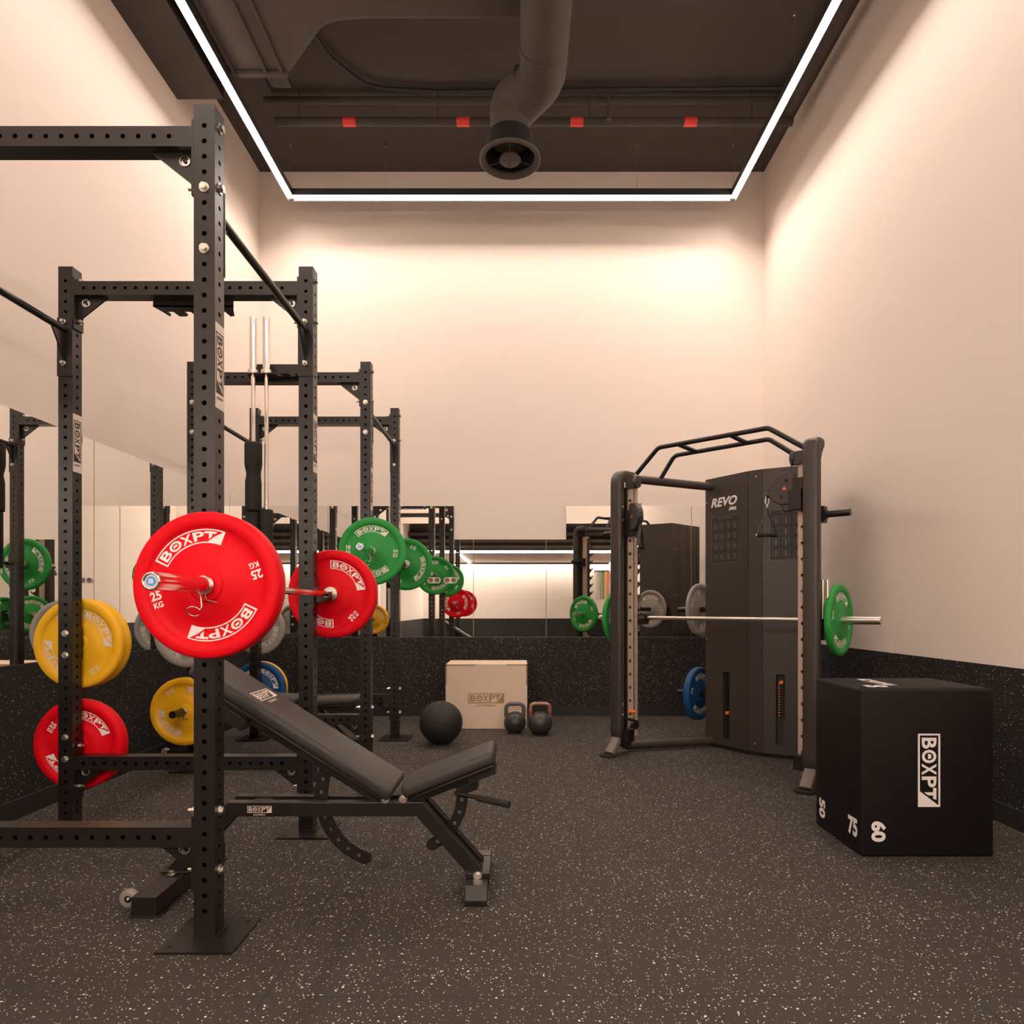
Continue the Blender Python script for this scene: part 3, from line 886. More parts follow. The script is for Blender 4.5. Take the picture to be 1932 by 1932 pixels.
# ------------------------------------------------------------------ adjustable benches
def bench(ox, oy, label, back_ang, seat_ang):
    """local frame: x = world x + .75 for the first bench"""
    E = empty('weight_bench', (ox, oy, 0), label, 'weight bench', group='adjustable benches')
    X = .75
    Y = lambda y: y - 2.66
    fr = MB()
    for y in (2.615, 2.705):
        fr.sweep([(X - 1.335, Y(y), .075), (X - 1.116, Y(y), .320), (X - .385, Y(y), .320), (X - .163, Y(y), .07)], rect(.038, .056), (0, 1, 0))
    fr.box(X - 1.05, X - .98, Y(2.634), Y(2.686), .300, .340); fr.box(X - .60, X - .40, Y(2.634), Y(2.640), .300, .345)
    frame = fr.build('frame', M['steel'], E, bevel=.003)
    lg = MB()
    d = .094 / LW
    lg.text2(LOGOE, flat_fn((X - 1.05, Y(2.5955), .307), (d, 0, 0), (0, 0, .027)))
    lg.build('lettering', M['pinkprint'], frame)
    # feet
    mb = MB(); mb.box(X - 1.375, X - 1.285, Y(2.38), Y(2.94), .008, .075)
    mb.box(X - 1.385, X - 1.275, Y(2.38), Y(2.45), 0, .008); mb.box(X - 1.385, X - 1.275, Y(2.87), Y(2.94), 0, .008)
    mb.box(X - 1.385, X - 1.275, Y(2.585), Y(2.735), .075, .085)
    ft = mb.build('rear_foot', M['steel'], E, bevel=.003)
    for yy in (2.575, 2.745): inst('bolt', BOLT, ft, (X - 1.33, Y(yy), .078))
    for yy in (2.43, 2.89):
        wh = MB(); mx = MX.Translation((X - 1.408, Y(yy), .050)) @ MX.Rotation(PI / 2, 4, 'X')
        wh.lathe([(.013, -.012), (.030, -.012), (.034, -.006), (.034, .006), (.030, .012), (.013, .012)], 28, 0, mx)
        wh.lathe([(.0005, -.010), (.018, -.010), (.018, .010), (.0005, .010)], 20, 1, mx)
        wh.lathe([(.0005, -.016), (.006, -.015), (.006, .015), (.0005, .016)], 12, 2, mx)
        wh.build('wheel', [M['wheel'], M['steel'], M['bolt']], ft)
        MB().cyl((X - 1.41, Y(yy), .05), (X - 1.37, Y(yy), .05), .006, n=8).build('axle', M['bolt'], ft)
    mb = MB(); mb.box(X - .195, X - .125, Y(2.50), Y(2.87), .010, .062)
    mb.prism([(2.47, .0), (2.56, .0), (2.56, .066), (2.50, .066), (2.47, .022)], X - .201, X - .119, lambda u_, v_, d_: V((d_, Y(u_), v_)))
    mb.prism([(2.90, .0), (2.81, .0), (2.81, .066), (2.87, .066), (2.90, .022)], X - .201, X - .119, lambda u_, v_, d_: V((d_, Y(u_), v_)))
    mb.box(X - .205, X - .115, Y(2.57), Y(2.75), .040, .085)
    ft = mb.build('front_foot', M['steel'], E, bevel=.002)
    inst('bolt', BOLT, ft, (X - .16, Y(2.57), .075), ROT['-y'])
    # backrest
    pv = V((X - .518, 0, .36)); ca, sa = math.cos(back_ang), math.sin(back_ang)
    def bk(l, n, y):   # l along the backrest from the pivot, n above it
        return pv + V((-ca * l + sa * n, y, sa * l + ca * n))
    rot = MX.Rotation(back_ang, 4, 'Y')
    # centre line rows: pad top surface passes n=.073
    ptop = .0725
    c = bk(.435, ptop - .030, 0)
    mb = MB(); mb.rbox(.90, .270, .056, .020, MX.Translation(c) @ rot, 4)
    pad = mb.build('back_pad', M['vinyl'], E)
    mb = MB(); mb.rbox(.80, .235, .014, .004, MX.Translation(bk(.41, ptop - .064, 0)) @ rot, 2)
    mb.build('pad_board', M['steel'], pad)
    lg = MB(); k = .075 / LW
    p0 = bk(.660, ptop - .0010, -.020)
    ux = V((0, 0, 0)); ax = V((ca, 0, -sa))
    lg.text2(LOGOE, lambda x, y: bk(.60 + y * .055, ptop - .0012, -.085 + .17 * x / LW))
    lg.build('lettering', M['pinkprint'], pad)
    mb = MB()
    for yy in (-.035, .035):
        mb.box(-.40, .36, yy - .012, yy + .012, -.022, .022, 0, MX.Translation(bk(.38, -.020, 0)) @ rot)
    mb.box(-.05, .05, -.075, .075, -.03, .02, 0, MX.Translation(bk(.66, -.045, 0)) @ rot)
    rail = mb.build('backrest_frame', M['steel'], E, bevel=.002)
    inst('bolt', BOLT, rail, pv + V((0, -.062, 0)), ROT['-y'])
    # perforated adjusters
    def adj(center, r, wd, a0, a1, nh, name):
        mb = MB(); L_ = abs(a1 - a0) * r; sg = 1 if a1 > a0 else -1
        holes = [L_ * (i + .5) / nh for i in range(nh)]
        def fn(s_, t_, d_):
            a = a0 + sg * s_ / r
            return V((center.x + (r + t_) * math.cos(a), -.005 + d_, center.z + (r + t_) * math.sin(a)))
        # slice extra so the curve is smooth
        hs = sorted(holes)
        mb.perf(L_, wd, hs, .0075, fn, .010, back=True)
        n = 40
        for t_ in (-wd / 2, wd / 2):
            pts = [fn(L_ * i / n, t_, 0) for i in range(n + 1)] + [fn(L_ * i / n, t_, .010) for i in range(n + 1)]
            mb.add(pts, [(i, i + 1, n + 2 + i, n + 1 + i) for i in range(n)])
        # filler between hole cells so edges follow the arc; rounded end
        e_ = a1; cc = V((center.x + r * math.cos(e_), 0, center.z + r * math.sin(e_)))
        ra_ = V((math.cos(e_), 0, math.sin(e_))); tg = V((-math.sin(e_), 0, math.cos(e_))) * sg
        half = [(wd / 2 * math.cos(PI * i / 14), wd / 2 * math.sin(PI * i / 14)) for i in range(15)]
        mb.prism(half, -.005, .005, lambda u_, v_, d_: cc + ra_ * u_ + tg * v_ + V((0, d_, 0)))
        return mb.build(name, M['steel'], E)
    da = D(180) - back_ang
    adj(pv, .265, .052, da + D(2), da + D(102), 9, 'back_adjuster')
    # seat
    ps = V((X - .449, 0, .36)); c2, s2 = math.cos(seat_ang), math.sin(seat_ang)
    def st(l, n, y): return ps + V((c2 * l - s2 * n, y, s2 * l + c2 * n))
    rs = MX.Rotation(-seat_ang, 4, 'Y')
    mb = MB(); mb.rbox(.375, .255, .050, .018, MX.Translation(st(.205, .033, 0)) @ rs, 4)
    sp = mb.build('seat_pad', M['vinyl'], E)
    mb = MB(); mb.rbox(.34, .22, .012, .003, MX.Translation(st(.205, .001, 0)) @ rs, 2); mb.build('pad_board', M['steel'], sp)
    mb = MB()
    mb.box(-.17, .13, -.035, .035, -.02, .02, 0, MX.Translation(st(.17, -.020, 0)) @ rs)
    mb.box(-.055, .055, -.07, .07, -.018, .018, 0, MX.Translation(st(.315, -.022, 0)) @ rs)
    mb.box(-.05, .03, -.045, .045, -.03, .005, 0, MX.Translation(st(.25, -.045, 0)) @ rs)
    rl = mb.build('seat_frame', M['steel'], E, bevel=.002)
    inst('bolt', BOLT, rl, ps + V((0, -.062, 0)), ROT['-y'])
    adj(ps, .223, .046, D(14) + seat_ang - D(21.5), D(-62) + seat_ang - D(21.5), 6, 'seat_adjuster')
    mb = MB(); h0 = st(.20, -.045, -.09); h1 = h0 + V((.09, -.04, -.008)); h2 = h0 + V((.205, -.09, -.018))
    mb.tube([h0, h1], .008, 10); mb.tube([h1, h2], .0125, 14, 1)
    mb.cyl(h2, h2 + V((.004, -.0018, 0)), .014, n=14, mi=1)
    mb.build('adjuster_handle', [M['steel'], M['pad']], E)
    return E
bench(-.75, 2.66, 'black adjustable bench set to incline in front of the nearest rack', D(32.3), D(21.5))
bench(-1.90, 5.10, 'black adjustable bench laid flat inside the farther rack', D(3), D(2))

# ------------------------------------------------------------------ floor things near the back wall
e = empty('plyo_box', (-.299, 6.33, 0), 'wooden jump box with burnt lettering by the back wall', 'plyo box')
mb = MB(); mb.box(-.37, .37, -.235, .235, 0, .585)
mb.build('panels', M['wood'], e, bevel=.002)
mb = MB()
y0 = -.2362
for (a, b, c, d) in ((-.37, -.10, .570, .585), (.18, .37, .573, .585), (-.37, -.358, .40, .585), (.358, .37, .40, .585), (-.37, -.20, 0, .008), (.22, .37, 0, .008), (.364, .37, .0, .2), (-.37, -.363, .0, .10)):
    mb.box(a, b, y0, y0 + .001, c, d)
for (a, z) in ((-.36, .30), (.36, .30), (-.36, .05), (.36, .05), (0, .575), (0, .01)):
    mb.cyl((a, y0 - .0002, z), (a, y0, z), .004, n=8)
mb.build('finger_joints', M['edge'], e)
mb = MB(); k = .325 / LW
mb.text2(LOGO, flat_fn((-.165, -.2368, .232), (k, 0, 0), (0, 0, k)))
d = text('EQUIPMENT', .01); mb.text2(d[0], flat_fn((-.095, -.2368, .200), (.185 / d[1], 0, 0), (0, 0, .018)))
mb.build('lettering', M['engrave'], e)

e = empty('medicine_ball', (-.632, 5.42, .173), 'large black medicine ball in front of the wooden jump box', 'ball')
mb = MB()
def sph(mb, r, n=48, m_=24, mi=0, grooves=True, c=(0, 0, 0), flat=None):
    vs = []
    for j in range(m_ + 1):
        th = PI * j / m_
        for i in range(n):
            ph = 2 * PI * i / n
            rr = r
            x, y, z = rr * math.sin(th) * math.cos(ph), rr * math.sin(th) * math.sin(ph), rr * math.cos(th)
            if grooves:
                for nv in (V((.3, .1, .95)).normalized(), V((.9, -.2, -.25)).normalized(), V((.1, .95, .2)).normalized()):
                    dd = abs(V((x, y, z)).dot(nv)) / r
                    if dd < .028: k_ = 1 - .022 * (1 - dd / .028); x *= k_; y *= k_; z *= k_
            if flat is not None and z < flat: z = flat + (z - flat) * .0
            vs.append((x + c[0], y + c[1], z + c[2]))
    mb.add(vs, [(j * n + i, j * n + (i + 1) % n, (j + 1) * n + (i + 1) % n, (j + 1) * n + i) for j in range(m_) for i in range(n)], mi, True)
sph(mb, .173, 96, 64)
mb.build('ball_cover', M['ball'], e)

def kettlebell(x, y, r, H, hm, label, accent):
    e = empty('kettlebell', (x, y, 0), label, 'kettlebell', group='kettlebells')
    mb = MB(); sph(mb, r, 40, 28, 0, False, (0, 0, r * .93), flat=-r * .93)
    mb.cyl((0, 0, 0), (0, 0, .006), r * .48, n=24)
    mb.build('bell', M['iron'], e)
    w_ = r * .80
    z0 = r * 1.45
    p = fillet([(-w_ * .98, 0, z0), (-w_ * 1.0, 0, H - .017), (w_ * 1.0, 0, H - .017), (w_ * .98, 0, z0)], .045, 8)
    mb = MB(); mb.tube(p, [.0175 if (i < 2 or i > len(p) - 3) else .0165 for i in range(len(p))], 14)
    h = mb.build('handle', hm, e)
    if accent:
        mb = MB()
        for s in (-1, 1): mb.cyl((s * w_ * .985, 0, z0 + .022), (s * w_ * .99, 0, z0 + .045), .0188, n=16)
        mb.build('colour_band', accent, h)
    return e
kettlebell(-.04, 5.90, .097, .270, M['hgrey'], 'black kettlebell with a dark grey handle in front of the wooden box', None)
kettlebell(.18, 5.82, .104, .284, M['hred'], 'black kettlebell with a copper toned handle right of the other kettlebell', M['ored'])

# soft plyo box
e = empty('soft_plyo_box', (1.798, 3.19, 0), 'black soft jump box with white lettering at the right', 'plyo box')
W2, D2, H2 = .294, .228, .742
mb = MB(); mb.rbox(2 * W2, 2 * D2, H2, .014, MX.Translation((0, 0, H2 / 2)), 3)
mb.build('cover', M['box'], e)
mb = MB()
mb.box(-W2 + .004, W2 - .004, -D2 + .012, -D2 + .016, H2 - .001, H2 + .0015)
mb.box(-W2 + .03, -W2 + .034, -D2 + .01, D2 - .01, H2 - .001, H2 + .0015)
mb.build('seam_piping', M['hole'], e)
F = -D2 - .0006; Lf = -W2 - .0006
zz = lambda py: CH - (py - 1146) / 428.
xx_ = lambda px: (px - 980) / 428. - 1.798
def decal(data, fn, name='lettering', m='white', par=None):
    mb = MB(); mb.text2(data, fn); return mb.build(name, M[m], par)
k = (1522 - 1384) / 428 / LW
decal(LOGO, flat_fn((xx_(1731), F, zz(1384)), (0, 0, -k), ((1773 - 1731) / 428, 0, 0)), par=e)
d = text('60', .045)
decal(d[0], flat_fn((xx_(1643), F, zz(1549)), (0, 0, -(1588 - 1549) / 428 / d[1]), ((1671 - 1643) / 428, 0, 0)), 'height_mark', par=e)
d = text('75', .045)
decal(d[0], flat_fn((Lf, -D2 + .115, .070), (0, -.085 / d[1], 0), (0, 0, .085)), 'height_mark', par=e)
d = text('50', .045)
decal(d[0], flat_fn((Lf, D2 - .105 + .06, .150), (0, 0, -.095 / d[1]), (0, -.065, 0)), 'height_mark', par=e)
decal(LOGO, flat_fn((-.12, -.10, H2 + .0006), (.0, .26 / LW, 0), (.06, 0, 0)), par=e)
d = text('50', .045)
decal(d[0], flat_fn((-.23, -.17, H2 + .0006), (.10 / d[1], 0, 0), (0, .07, 0)), 'height_mark', par=e)

# ------------------------------------------------------------------ cable machine
AN = D(-43)
E = empty('cable_machine', (1.255, 4.565, 0), 'tall dark cable and bar training machine with two columns in the right corner', 'gym machine', AN)
ST = M['steel2']
def mb_build(mb, name, m, p=E, bevel=0): return mb.build(name, m, p, bevel)
for s in (-1, 1):
    px = s * .71
    # front column curving back at the top and the bottom
    path = fillet([(px, .12, .085), (px, -.01, .13), (px, 0, .30), (px, 0, 2.10), (px, .17 if s < 0 else .075, 2.10)], .15 if s < 0 else .07, 8)
    mb = MB(); mb.sweep(path, rrect(.098, .07, .022, 3), (1, 0, 0), 0, True)
    col = mb_build(mb, 'column', ST)
    for zz2 in (1.75, 1.85, .38, .30):
        inst('bolt', BOLT, col, (px - s * .049, 0.0, zz2), ROT['-x' if s > 0 else '+x']).scale = (.5, .5, .5)
    # foot
    mb = MB(); mb.sweep([(px, .02, .14), (px, -.10, .015)], rrect(.075, .055, .015, 3), (1, 0, 0), 0, True)
    f_ = mb_build(mb, 'foot', M['footm'])
    mb = MB(); mb.cyl((px, -.115, 0), (px, -.115, .014), .062, n=28); mb.build('foot_pad', M['pad'], f_)
    # round tubes to the cabinet
    mb = MB(); mb.tube([(px, .10, 2.085), (s * .36 + .075, .80, 2.05)], .032, 18)
    mb_build(mb, 'top_tube', ST)
    mb = MB(); mb.tube(fillet([(px, .04, .09), (px, .13, .045), (s * .36 + .075, .80, .045)], .08, 6), .034, 18)
    mb_build(mb, 'base_tube', ST)
    # perforated upright and guide rod
    q = s * .635
    hl = [.06 + .10 * i for i in range(18)]
    W3 = .058
    mb = MB(); h = W3 / 2; L3 = 1.86
    for fn, hh, rr in ((lambda s_, t_, d_: V((q + t_, .085 - h + d_, .14 + s_)), hl, .0118), (lambda s_, t_, d_: V((q - t_, .085 + h - d_, .14 + s_)), [], .009),
                   (lambda s_, t_, d_: V((q + h - d_, .085 + t_, .14 + s_)), [a + .03 for a in hl[:-1]], .006), (lambda s_, t_, d_: V((q - h + d_, .085 - t_, .14 + s_)), [a + .03 for a in hl[:-1]], .006)):
        mb.perf(L3, W3, hh, rr, fn, .004)
    mb_build(mb, 'perforated_upright', M['tan'])
    mb = MB(); mb.box(min(s * .655, s * .70), max(s * .655, s * .70), .036, .058, .10, 2.0); mb_build(mb, 'channel', M['steel'])
    mb = MB(); mb.cyl((s * .672, .02, .10), (s * .672, .02, 1.99), .0085, n=12); mb_build(mb, 'guide_rod', M['chrome'])
    # saw-tooth rack behind the upright
    poly = [(.135, .30), (.17, .30)]
    z = .95
    poly = [(.115, .75), (.15, .75)]
    while z < 1.92:
        poly += [(.15, z), (.190, z + .030), (.206, z + .062), (.194, z + .062), (.180, z + .042), (.15, z + .058)]
        z += .098
    poly += [(.15, 1.98), (.115, 1.98)]
    mb = MB(); mb.prism(poly, q - .004, q + .004, lambda u_, v_, d_: V((d_, u_, v_)))
    mb_build(mb, 'hook_rack', ST)
    # pulleys at the top
    mb = MB(); mb.cyl((s * .59, .06, 2.03), (s * .565, .06, 2.03), .042, n=28)
    mb.cyl((s * .596, .06, 2.03), (s * .559, .06, 2.03), .012, n=10)
    mb.box(min(s * .66, s * .59), max(s * .66, s * .59), .03, .09, 1.99, 2.07)
    mb_build(mb, 'pulley', M['steel2'])
    mb = MB(); mb.cyl((s * .578, .02, 2.03), (s * .578, .02, .25 if s < 0 else 1.86), .003, n=6); mb_build(mb, 'cable', M['cable'])
    # lower pulley
    mb = MB()
    if s < 0: mb.cyl((s * .585, .02, .235), (s * .555, .02, .235), .034, n=24)
    mb.box(min(s * .67, s * .60), max(s * .67, s * .60), -.01, .06, .10, .19)
    if s < 0: mb.cyl((s * .66, .02, .27), (s * .56, .0, .27), .010, n=10)
    mb_build(mb, 'lower_pulley', M['steel'])
    if s < 0:
        mb = MB(); mb.cyl((s * .60, .0, .33), (s * .54, -.01, .335), .013, n=12); mb_build(mb, 'pin', M['orange'])
    # side horn
    mb = MB(); mb.cyl((s * .755, .10, 1.67), (s * .90, .10, 1.67), .021, n=20); mb.cyl((s * .755, .10, 1.67), (s * .765, .10, 1.67), .032, n=20); mb.box(min(s * .69, s * .757), max(s * .69, s * .757), .07, .13, 1.62, 1.72)
    mb_build(mb, 'storage_horn', M['steel'])
# bar holder tubes on the right side
mb = MB(); mb.cyl((.748, .075, 1.0), (.748, .075, 1.27), .012, n=16); mb.cyl((.775, .075, 1.0), (.775, .075, 1.27), .012, n=16)
mb_build(mb, 'bar_holder', M['satin'])
mb = MB(); mb.cyl((.762, .075, .90), (.762, .075, 1.0), .024, n=16); mb.box(.70, .78, .05, .10, .98, 1.03)
mb_build(mb, 'bar_holder_bracket', M['steel'])
# pull-up grips
mb = MB()
mb.tube(fillet([(-.60, .09, 2.10), (-.42, .10, 2.27), (.40, .10, 2.265), (.66, .06, 2.08)], .07, 6), .0165, 14)
mb.tube(fillet([(-.565, .35, 2.075), (-.43, .35, 2.255), (.30, .35, 2.255), (.53, .33, 2.08)], .07, 6), .0165, 14)
for u in (-.26, .13): mb.tube([(u, .10, 2.27), (u + .01, .35, 2.255)], .0165, 12)
mb_build(mb, 'pull_up_frame', M['steel'])
# cabinet: front strip plus two angled wings, windows for the stacks
cc = .075
pL = V((cc - .455, .745)); pa = V((cc - .055, .640)); pb = V((cc + .055, .640)); pR = V((cc + .43, .740))
ZT = 2.117
cab = MB()
def wall_quad(mb, a, b, z0, z1): mb.add([(a.x, a.y, z0), (b.x, b.y, z0), (b.x, b.y, z1), (a.x, a.y, z1)], [(0, 1, 2, 3)])
def windowed(a, b, f0, f1, z0, z1):
    A = a.lerp(b, f0); B = a.lerp(b, f1)
    wall_quad(cab, a, A, .03, ZT); wall_quad(cab, B, b, .03, ZT); wall_quad(cab, A, B, .03, z0); wall_quad(cab, A, B, z1, ZT)
    nrm = V((-(b - a).y, (b - a).x)).normalized() * .07
    A2, B2 = A + nrm, B + nrm
    wall_quad(cab, A, A2, z0, z1); wall_quad(cab, B2, B, z0, z1); wall_quad(cab, A2, B2, z0, z1)
    for z in (z0, z1): cab.add([(A.x, A.y, z), (B.x, B.y, z), (B2.x, B2.y, z), (A2.x, A2.y, z)], [(0, 1, 2, 3)])
    return A, B, nrm
wl = windowed(pL, pa, .42, .58, .08, .60)
cab_strip = None
wall_quad(cab, pa, pb, .03, ZT)
wr = windowed(pb, pR, .24, .40, .10, .613)
bl, br = V((cc - .33, 1.13)), V((cc + .27, 1.13))
wall_quad(cab, pR, br, .03, ZT); wall_quad(cab, br, bl, .03, ZT); wall_quad(cab, bl, pL, .03, ZT)
for z in (.03, ZT): cab.add([(p.x, p.y, z) for p in (pL, pa, pb, pR, br, bl)], [(0, 1, 2, 3, 4, 5)])
cabo = mb_build(cab, 'cabinet', ST)
mb = MB()
for p in (pa, pb):
    mb.box(p.x - .0015, p.x + .0015, p.y - .0015, p.y + .001, .03, ZT)
for u in (cc - .2, cc, cc + .2): mb.box(u - .001, u + .001, 1.1295, 1.1315, .03, ZT)
mb.build('panel_seam', M['hole'], cabo)
mb = MB(); mb.prism([(p.x, p.y + .02) for p in (pL, pa, pb, pR)] + [(br.x, br.y - .02), (bl.x, bl.y - .02)], 0, .03, lambda a, b, d_: V((a, b, d_)))
mb.build('plinth', M['hole'], cabo)
for (A, B, nrm), z0, z1, pz, nm in ((wl, .08, .60, .285, 'stack'), (wr, .10, .613, .555, 'stack')):
    mid = (A + B) / 2; wv = (B - A) * .42
    mb = MB(); z = z0 + .20
    while z < z1 - .02:
        c0 = mid + nrm * .55
        p0, p1 = c0 - wv, c0 + wv; dn = nrm * .35
        q4 = [(p0.x, p0.y), (p1.x, p1.y), (p1.x + dn.x, p1.y + dn.y), (p0.x + dn.x, p0.y + dn.y)]
        mb.prism(q4, z, z + .017, lambda a, b, d_: V((a, b, d_)), 0)
        if nm and z < pz: 
            p = mid + nrm * .54 - wv * .5
            mb.box(p.x - .006, p.x + .006, p.y - .001, p.y + .001, z + .004, z + .013, 1)
        z += .020
    mb.build('weight_stack', [M['steel'], M['orange']], cabo)
    c0 = mid + nrm * .1 + wv * .2
    mb = MB(); c3 = V((c0.x, c0.y, pz)); n3 = V((nrm.x, nrm.y, 0)).normalized()
    mb.cyl(c3 + n3 * .03, c3 - n3 * .006, .013, n=14)
    mb.build('selector_pin', M['orange'], cabo)
mb = MB()
for p, z in ((pL.lerp(pa, .03), 1.93), (pL.lerp(pa, .03), 1.27), (pL.lerp(pa, .03), .85), (pL.lerp(pa, .03), .30), (pa.lerp(pb, .55), 2.07), (pa.lerp(pb, .5), .09)):
    mb.cyl((p.x, p.y, z), (p.x, p.y - .004, z), .006, n=10)
for u in (cc - .28, cc - .22):
    for z in (1.80, 1.25, .75): mb.cyl((u, 1.13, z), (u, 1.134, z), .006, n=8)
mb.build('screw', M['bolt'], cabo)
# lettering and placards on the wings
def wing_fn(a, b, f, z, ws, hs, off=.0012, sk=0):
    dr = (b - a).normalized(); nr = V((dr.y, -dr.x))
    st_ = a.lerp(b, f)
    return lambda x, y: V((st_.x + dr.x * x * ws + nr.x * off, st_.y + dr.y * x * ws + nr.y * off, z + y * hs))
d, wd = text('REVO', .035, .28)
mb = MB(); mb.text2(d, wing_fn(pL, pa, .14, 1.885, .255 / wd, .072))
d, wd = text('.MRS', .05); mb.text2(d, wing_fn(pL, pa, .56, 1.845, .075 / wd, .026))
mb.build('lettering', M['white'], cabo)
def placard(a, b, f, z, w_, h, ttl):
    mb = MB()
    fn = wing_fn(a, b, f, z, 1, 1, .0015); f2 = wing_fn(a, b, f, z, 1, 1, .0025)
    def q(x0, y0, x1, y1, mi, fn_): mb.add([fn_(x0, y0), fn_(x1, y0), fn_(x1, y1), fn_(x0, y1)], [(0, 1, 2, 3)], mi)
    q(0, 0, w_, h, 0, fn)
    t_ = .0022
    q(0, 0, w_, t_, 1, f2); q(0, h - t_, w_, h, 1, f2); q(0, 0, t_, h, 1, f2); q(w_ - t_, 0, w_, h, 1, f2)
    d, wd = text('MUSCLE TRAINING', .02)
    k = w_ * .5 / wd
    mb.add([f2(w_ * .25 + x * k, h - .022 + y * .010) for x, y in d[0]], d[1], 1)
    r_ = random.Random(3)
    for i in range(4):
        for j in range(4):
            x = w_ * (.07 + .225 * i + (.03 if i > 1 else 0)); y = h * (.72 - .215 * j)
            cw, chh = w_ * .15, h * .15
            l_ = .0018
            q(x, y, x + l_, y + chh, 1, f2); q(x + cw - l_, y, x + cw, y + chh, 1, f2)
            if j % 2 == 0: q(x, y + chh - l_, x + cw, y + chh, 1, f2)
            # little figure
            cx = x + cw * .5
            q(cx - .003, y + chh * .68, cx + .003, y + chh * .84, 1, f2)
            q(cx - .0035, y + chh * .32, cx + .0035, y + chh * .64, 1, f2)
            q(cx - .006, y + chh * .02, cx - .002, y + chh * .3, 1, f2); q(cx + .002, y + chh * .02, cx + .006, y + chh * .3, 1, f2)
            q(cx - .010, y + chh * (.5 + .1 * (j % 2)), cx + .010, y + chh * (.54 + .1 * (j % 2)), 1, f2)
    mb.build('instruction_placard', [M['dark_print'], M['hgrey2']], cabo)
M['hgrey2'] = mat('placard_print', (0.20, 0.17, 0.14), 0.6)
placard(pL, pa, .16, 1.445, .265, .365, 'A')
placard(pb, pR, .13, 1.445, .30, .365, 'B')
# right cable carriage
def carriage(cx, cy, cz, rz, s):
    h = bpy.data.objects.new('pulley_carriage', None); COL.objects.link(h); h.parent = E; h.location = (cx, cy, cz); h.rotation_euler = (0, 0, rz)
    h.empty_display_size = .05
    # D-shaped cover extends to local -x
    pts = [(0.0, -.105), (0.0, .09)]
    for k_ in range(13):
        a = D(95 + 150 * k_ / 12)
        pts.append((-.035 + .125 * math.cos(a) * 1.05, -.005 + .105 * math.sin(a)))
    mb = MB(); mb.prism(pts, -.022, .022, lambda u_, v_, d_: V((u_, d_, v_)))
    cv = mb.build('pulley_cover', M['steel2'], h, bevel=.006)
    mb = MB()
    mb.add([(-.070, -.0228, -.012), (-.044, -.0228, -.012), (-.057, -.0228, .012)], [(0, 1, 2)], 0)
    mb.add([(-.070, .0228, -.012), (-.044, .0228, -.012), (-.057, .0228, .012)], [(0, 1, 2)], 0)
    for (a, b) in ((-.045, .045), (-.075, -.055)):
        mb.cyl((a, -.022, b), (a, -.025, b), .010, n=14, mi=1)
    mb.build('warning_mark', [M['orange'], M['hole']], h)
    mb = MB(); mb.box(-.03, .05, -.035, .035, -.14, -.02); mb.box(.0, .06, -.04, .04, -.02, .05)
    mb.tube(fillet([(-.01, -.03, -.10), (-.06, -.035, -.10), (-.06, -.035, -.145), (.0, -.035, -.15)], .015, 4), .006, 8)
    mb.cyl((-.175, 0, -.035), (-.125, 0, -.03), .016, n=14)
    mb.build('carriage_block', M['steel'], h)
    return h
carriage(.60, .02, 1.845, 0, 1)
carriage(-.60, .02, 1.77, D(148), -1)
# smith bar with sleeves and carriages
BZ = 1.02
mb = MB(); mb.cyl((-.66, .24, BZ), (.66, .24, BZ), .014, n=18); mb_build(mb, 'guided_bar', M['satin'])
for s in (-1, 1):
    mb = MB(); mb.box(min(s * .60, s * .68), max(s * .60, s * .68), .11, .26, BZ - .05, BZ + .03); mb.cyl((s * .66, .24, BZ), (s * .76, .24, BZ), .040, n=20); mb.cyl((s * .59, .24, BZ), (s * .62, .24, BZ), .028, n=14)
    mb_build(mb, 'bar_carriage', M['steel'])
    mb = MB(); mb.cyl((s * .68, .24, BZ), (s * 1.03, .24, BZ), .0243, n=24); mb_build(mb, 'bar_sleeve', M['satin'])
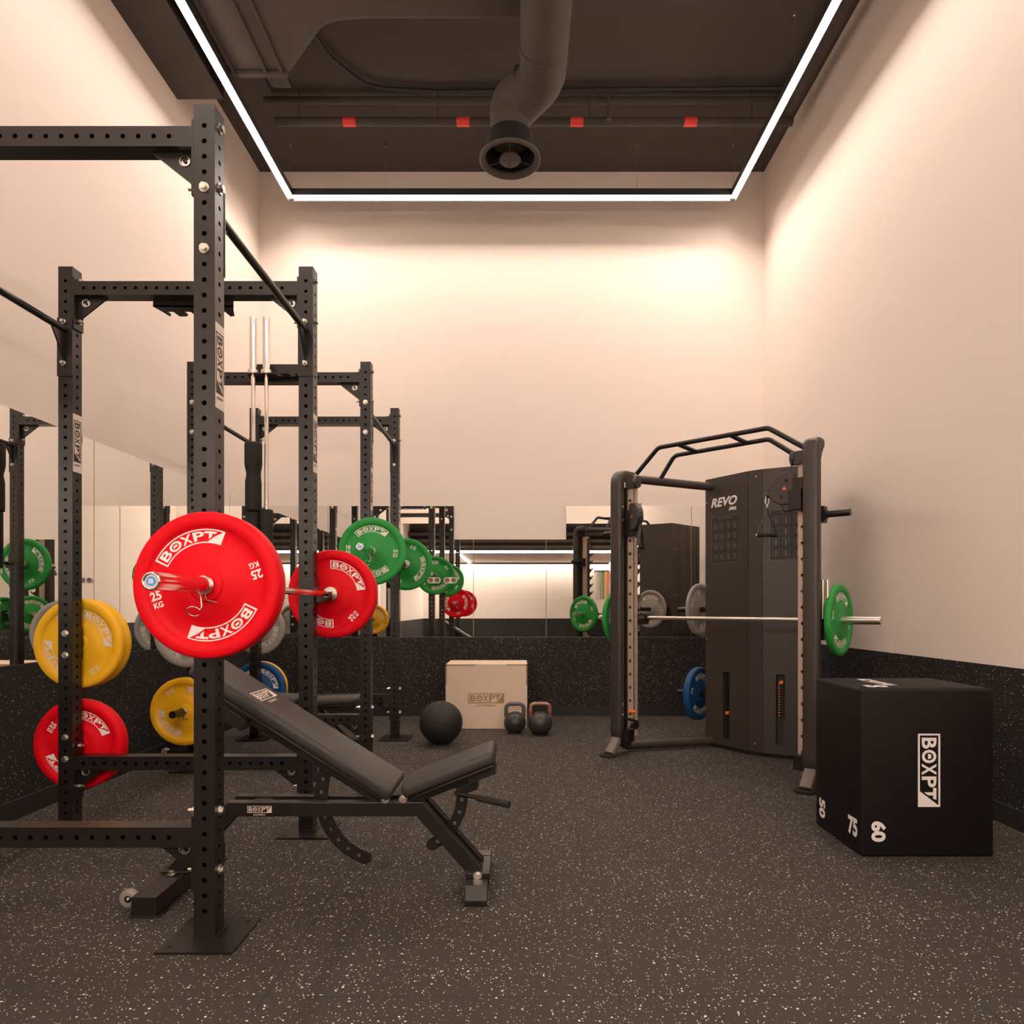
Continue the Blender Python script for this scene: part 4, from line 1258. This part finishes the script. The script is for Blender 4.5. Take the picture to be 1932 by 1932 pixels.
# plate pegs on the cabinet side
for z in (1.08, .364):
    mb = MB(); mb.cyl((cc - .345, 1.06, z), (-.80, 1.06, z), .0235, n=20); mb.cyl((cc - .345, 1.06, z), (cc - .363, 1.06, z), .04, n=20)
    mb_build(mb, 'plate_peg', M['steel'])
ME = MX.Translation((1.255, 4.565, 0)) @ MX.Rotation(AN, 4, 'Z')
def mp(u, v, z): return ME @ V((u, v, z))
def mplate(c, u, v, z, label, spin): plate(c, mp(u, v, z), label, spin, AN + PI / 2)
mplate('green', .79, .24, BZ, 'green 10 KG plate on the right end of the machine bar', D(-30))
mplate('green', -.85, .24, BZ, 'green 10 KG plate on the left end of the machine bar', D(40))
mplate('grey', -.60, 1.06, 1.08, 'grey 5 KG plate on the upper peg behind the machine cabinet', D(20))
mplate('bluer', -.61, 1.06, .364, 'blue 20 KG plate on the lower peg behind the machine cabinet', D(150))

# cable handles
def handle(pos, rz, label, wide=.13):
    e = empty('cable_stirrup', pos, label, 'cable handle', rz, group='cable handles')
    mb = MB(); lp_ = [(.010 * math.sin(a) * (1 - .25 * math.cos(a)), 0, -.028 + .030 * math.cos(a)) for a in [2 * PI * i / 20 for i in range(21)]]
    mb.tube(lp_, .0032, 8); mb.cyl((0, 0, -.056), (0, 0, -.075), .004, n=8)
    mb.build('carabiner', M['bolt'], e)
    mb = MB()
    for s in (-1, 1):
        mb.sweep([(0, 0, -.075), (s * .006, 0, -.105), (s * wide / 2, 0, -.245)], rect(.022, .003), (0, 1, 0))
    mb.build('strap', M['cable'], e)
    mb = MB(); mb.cyl((-wide / 2, 0, -.250), (wide / 2, 0, -.250), .0135, n=18); mb.cyl((-wide / 2 - .004, 0, -.25), (-wide / 2, 0, -.25), .008, n=12, mi=1)
    mb.build('grip', [M['pad'], M['bolt']], e)
    return e
p = mp(.425, .02, 1.812); handle(p, 0, 'black triangular cable handle hanging from the right column in front of the cabinet')
p = mp(-.475, -.05, 1.785); handle(p, D(62), 'black cable handle hanging from the left column, seen edge on')

# resistance bands on the rear wall (seen in the mirror)
e = empty('band_rack', (2.25, YR + .02, 2.08), 'small black wall rack with hanging resistance bands, reflected in the back mirror', 'band rack')
MB().box(-.2, .2, -.02, .04, -.03, .03).build('rail', M['steel'], e)
cols = [(0.6, 0.58, 0.5), (0.55, 0.55, 0.5), (0.2, 0.35, 0.15), (0.12, 0.12, 0.12), (0.75, 0.55, 0.08), (0.7, 0.08, 0.04)]
for i, c in enumerate(cols):
    m_ = mat('band_colour', c, .6)
    MB().tube(fillet([(-.17 + .065 * i, .045, .0), (-.175 + .065 * i, .05, -.75), (-.155 + .065 * i, .05, -.75), (-.15 + .065 * i, .045, .0)], .01, 4), .008, 8).build('band', m_, e)
print('built', len(sc.objects))
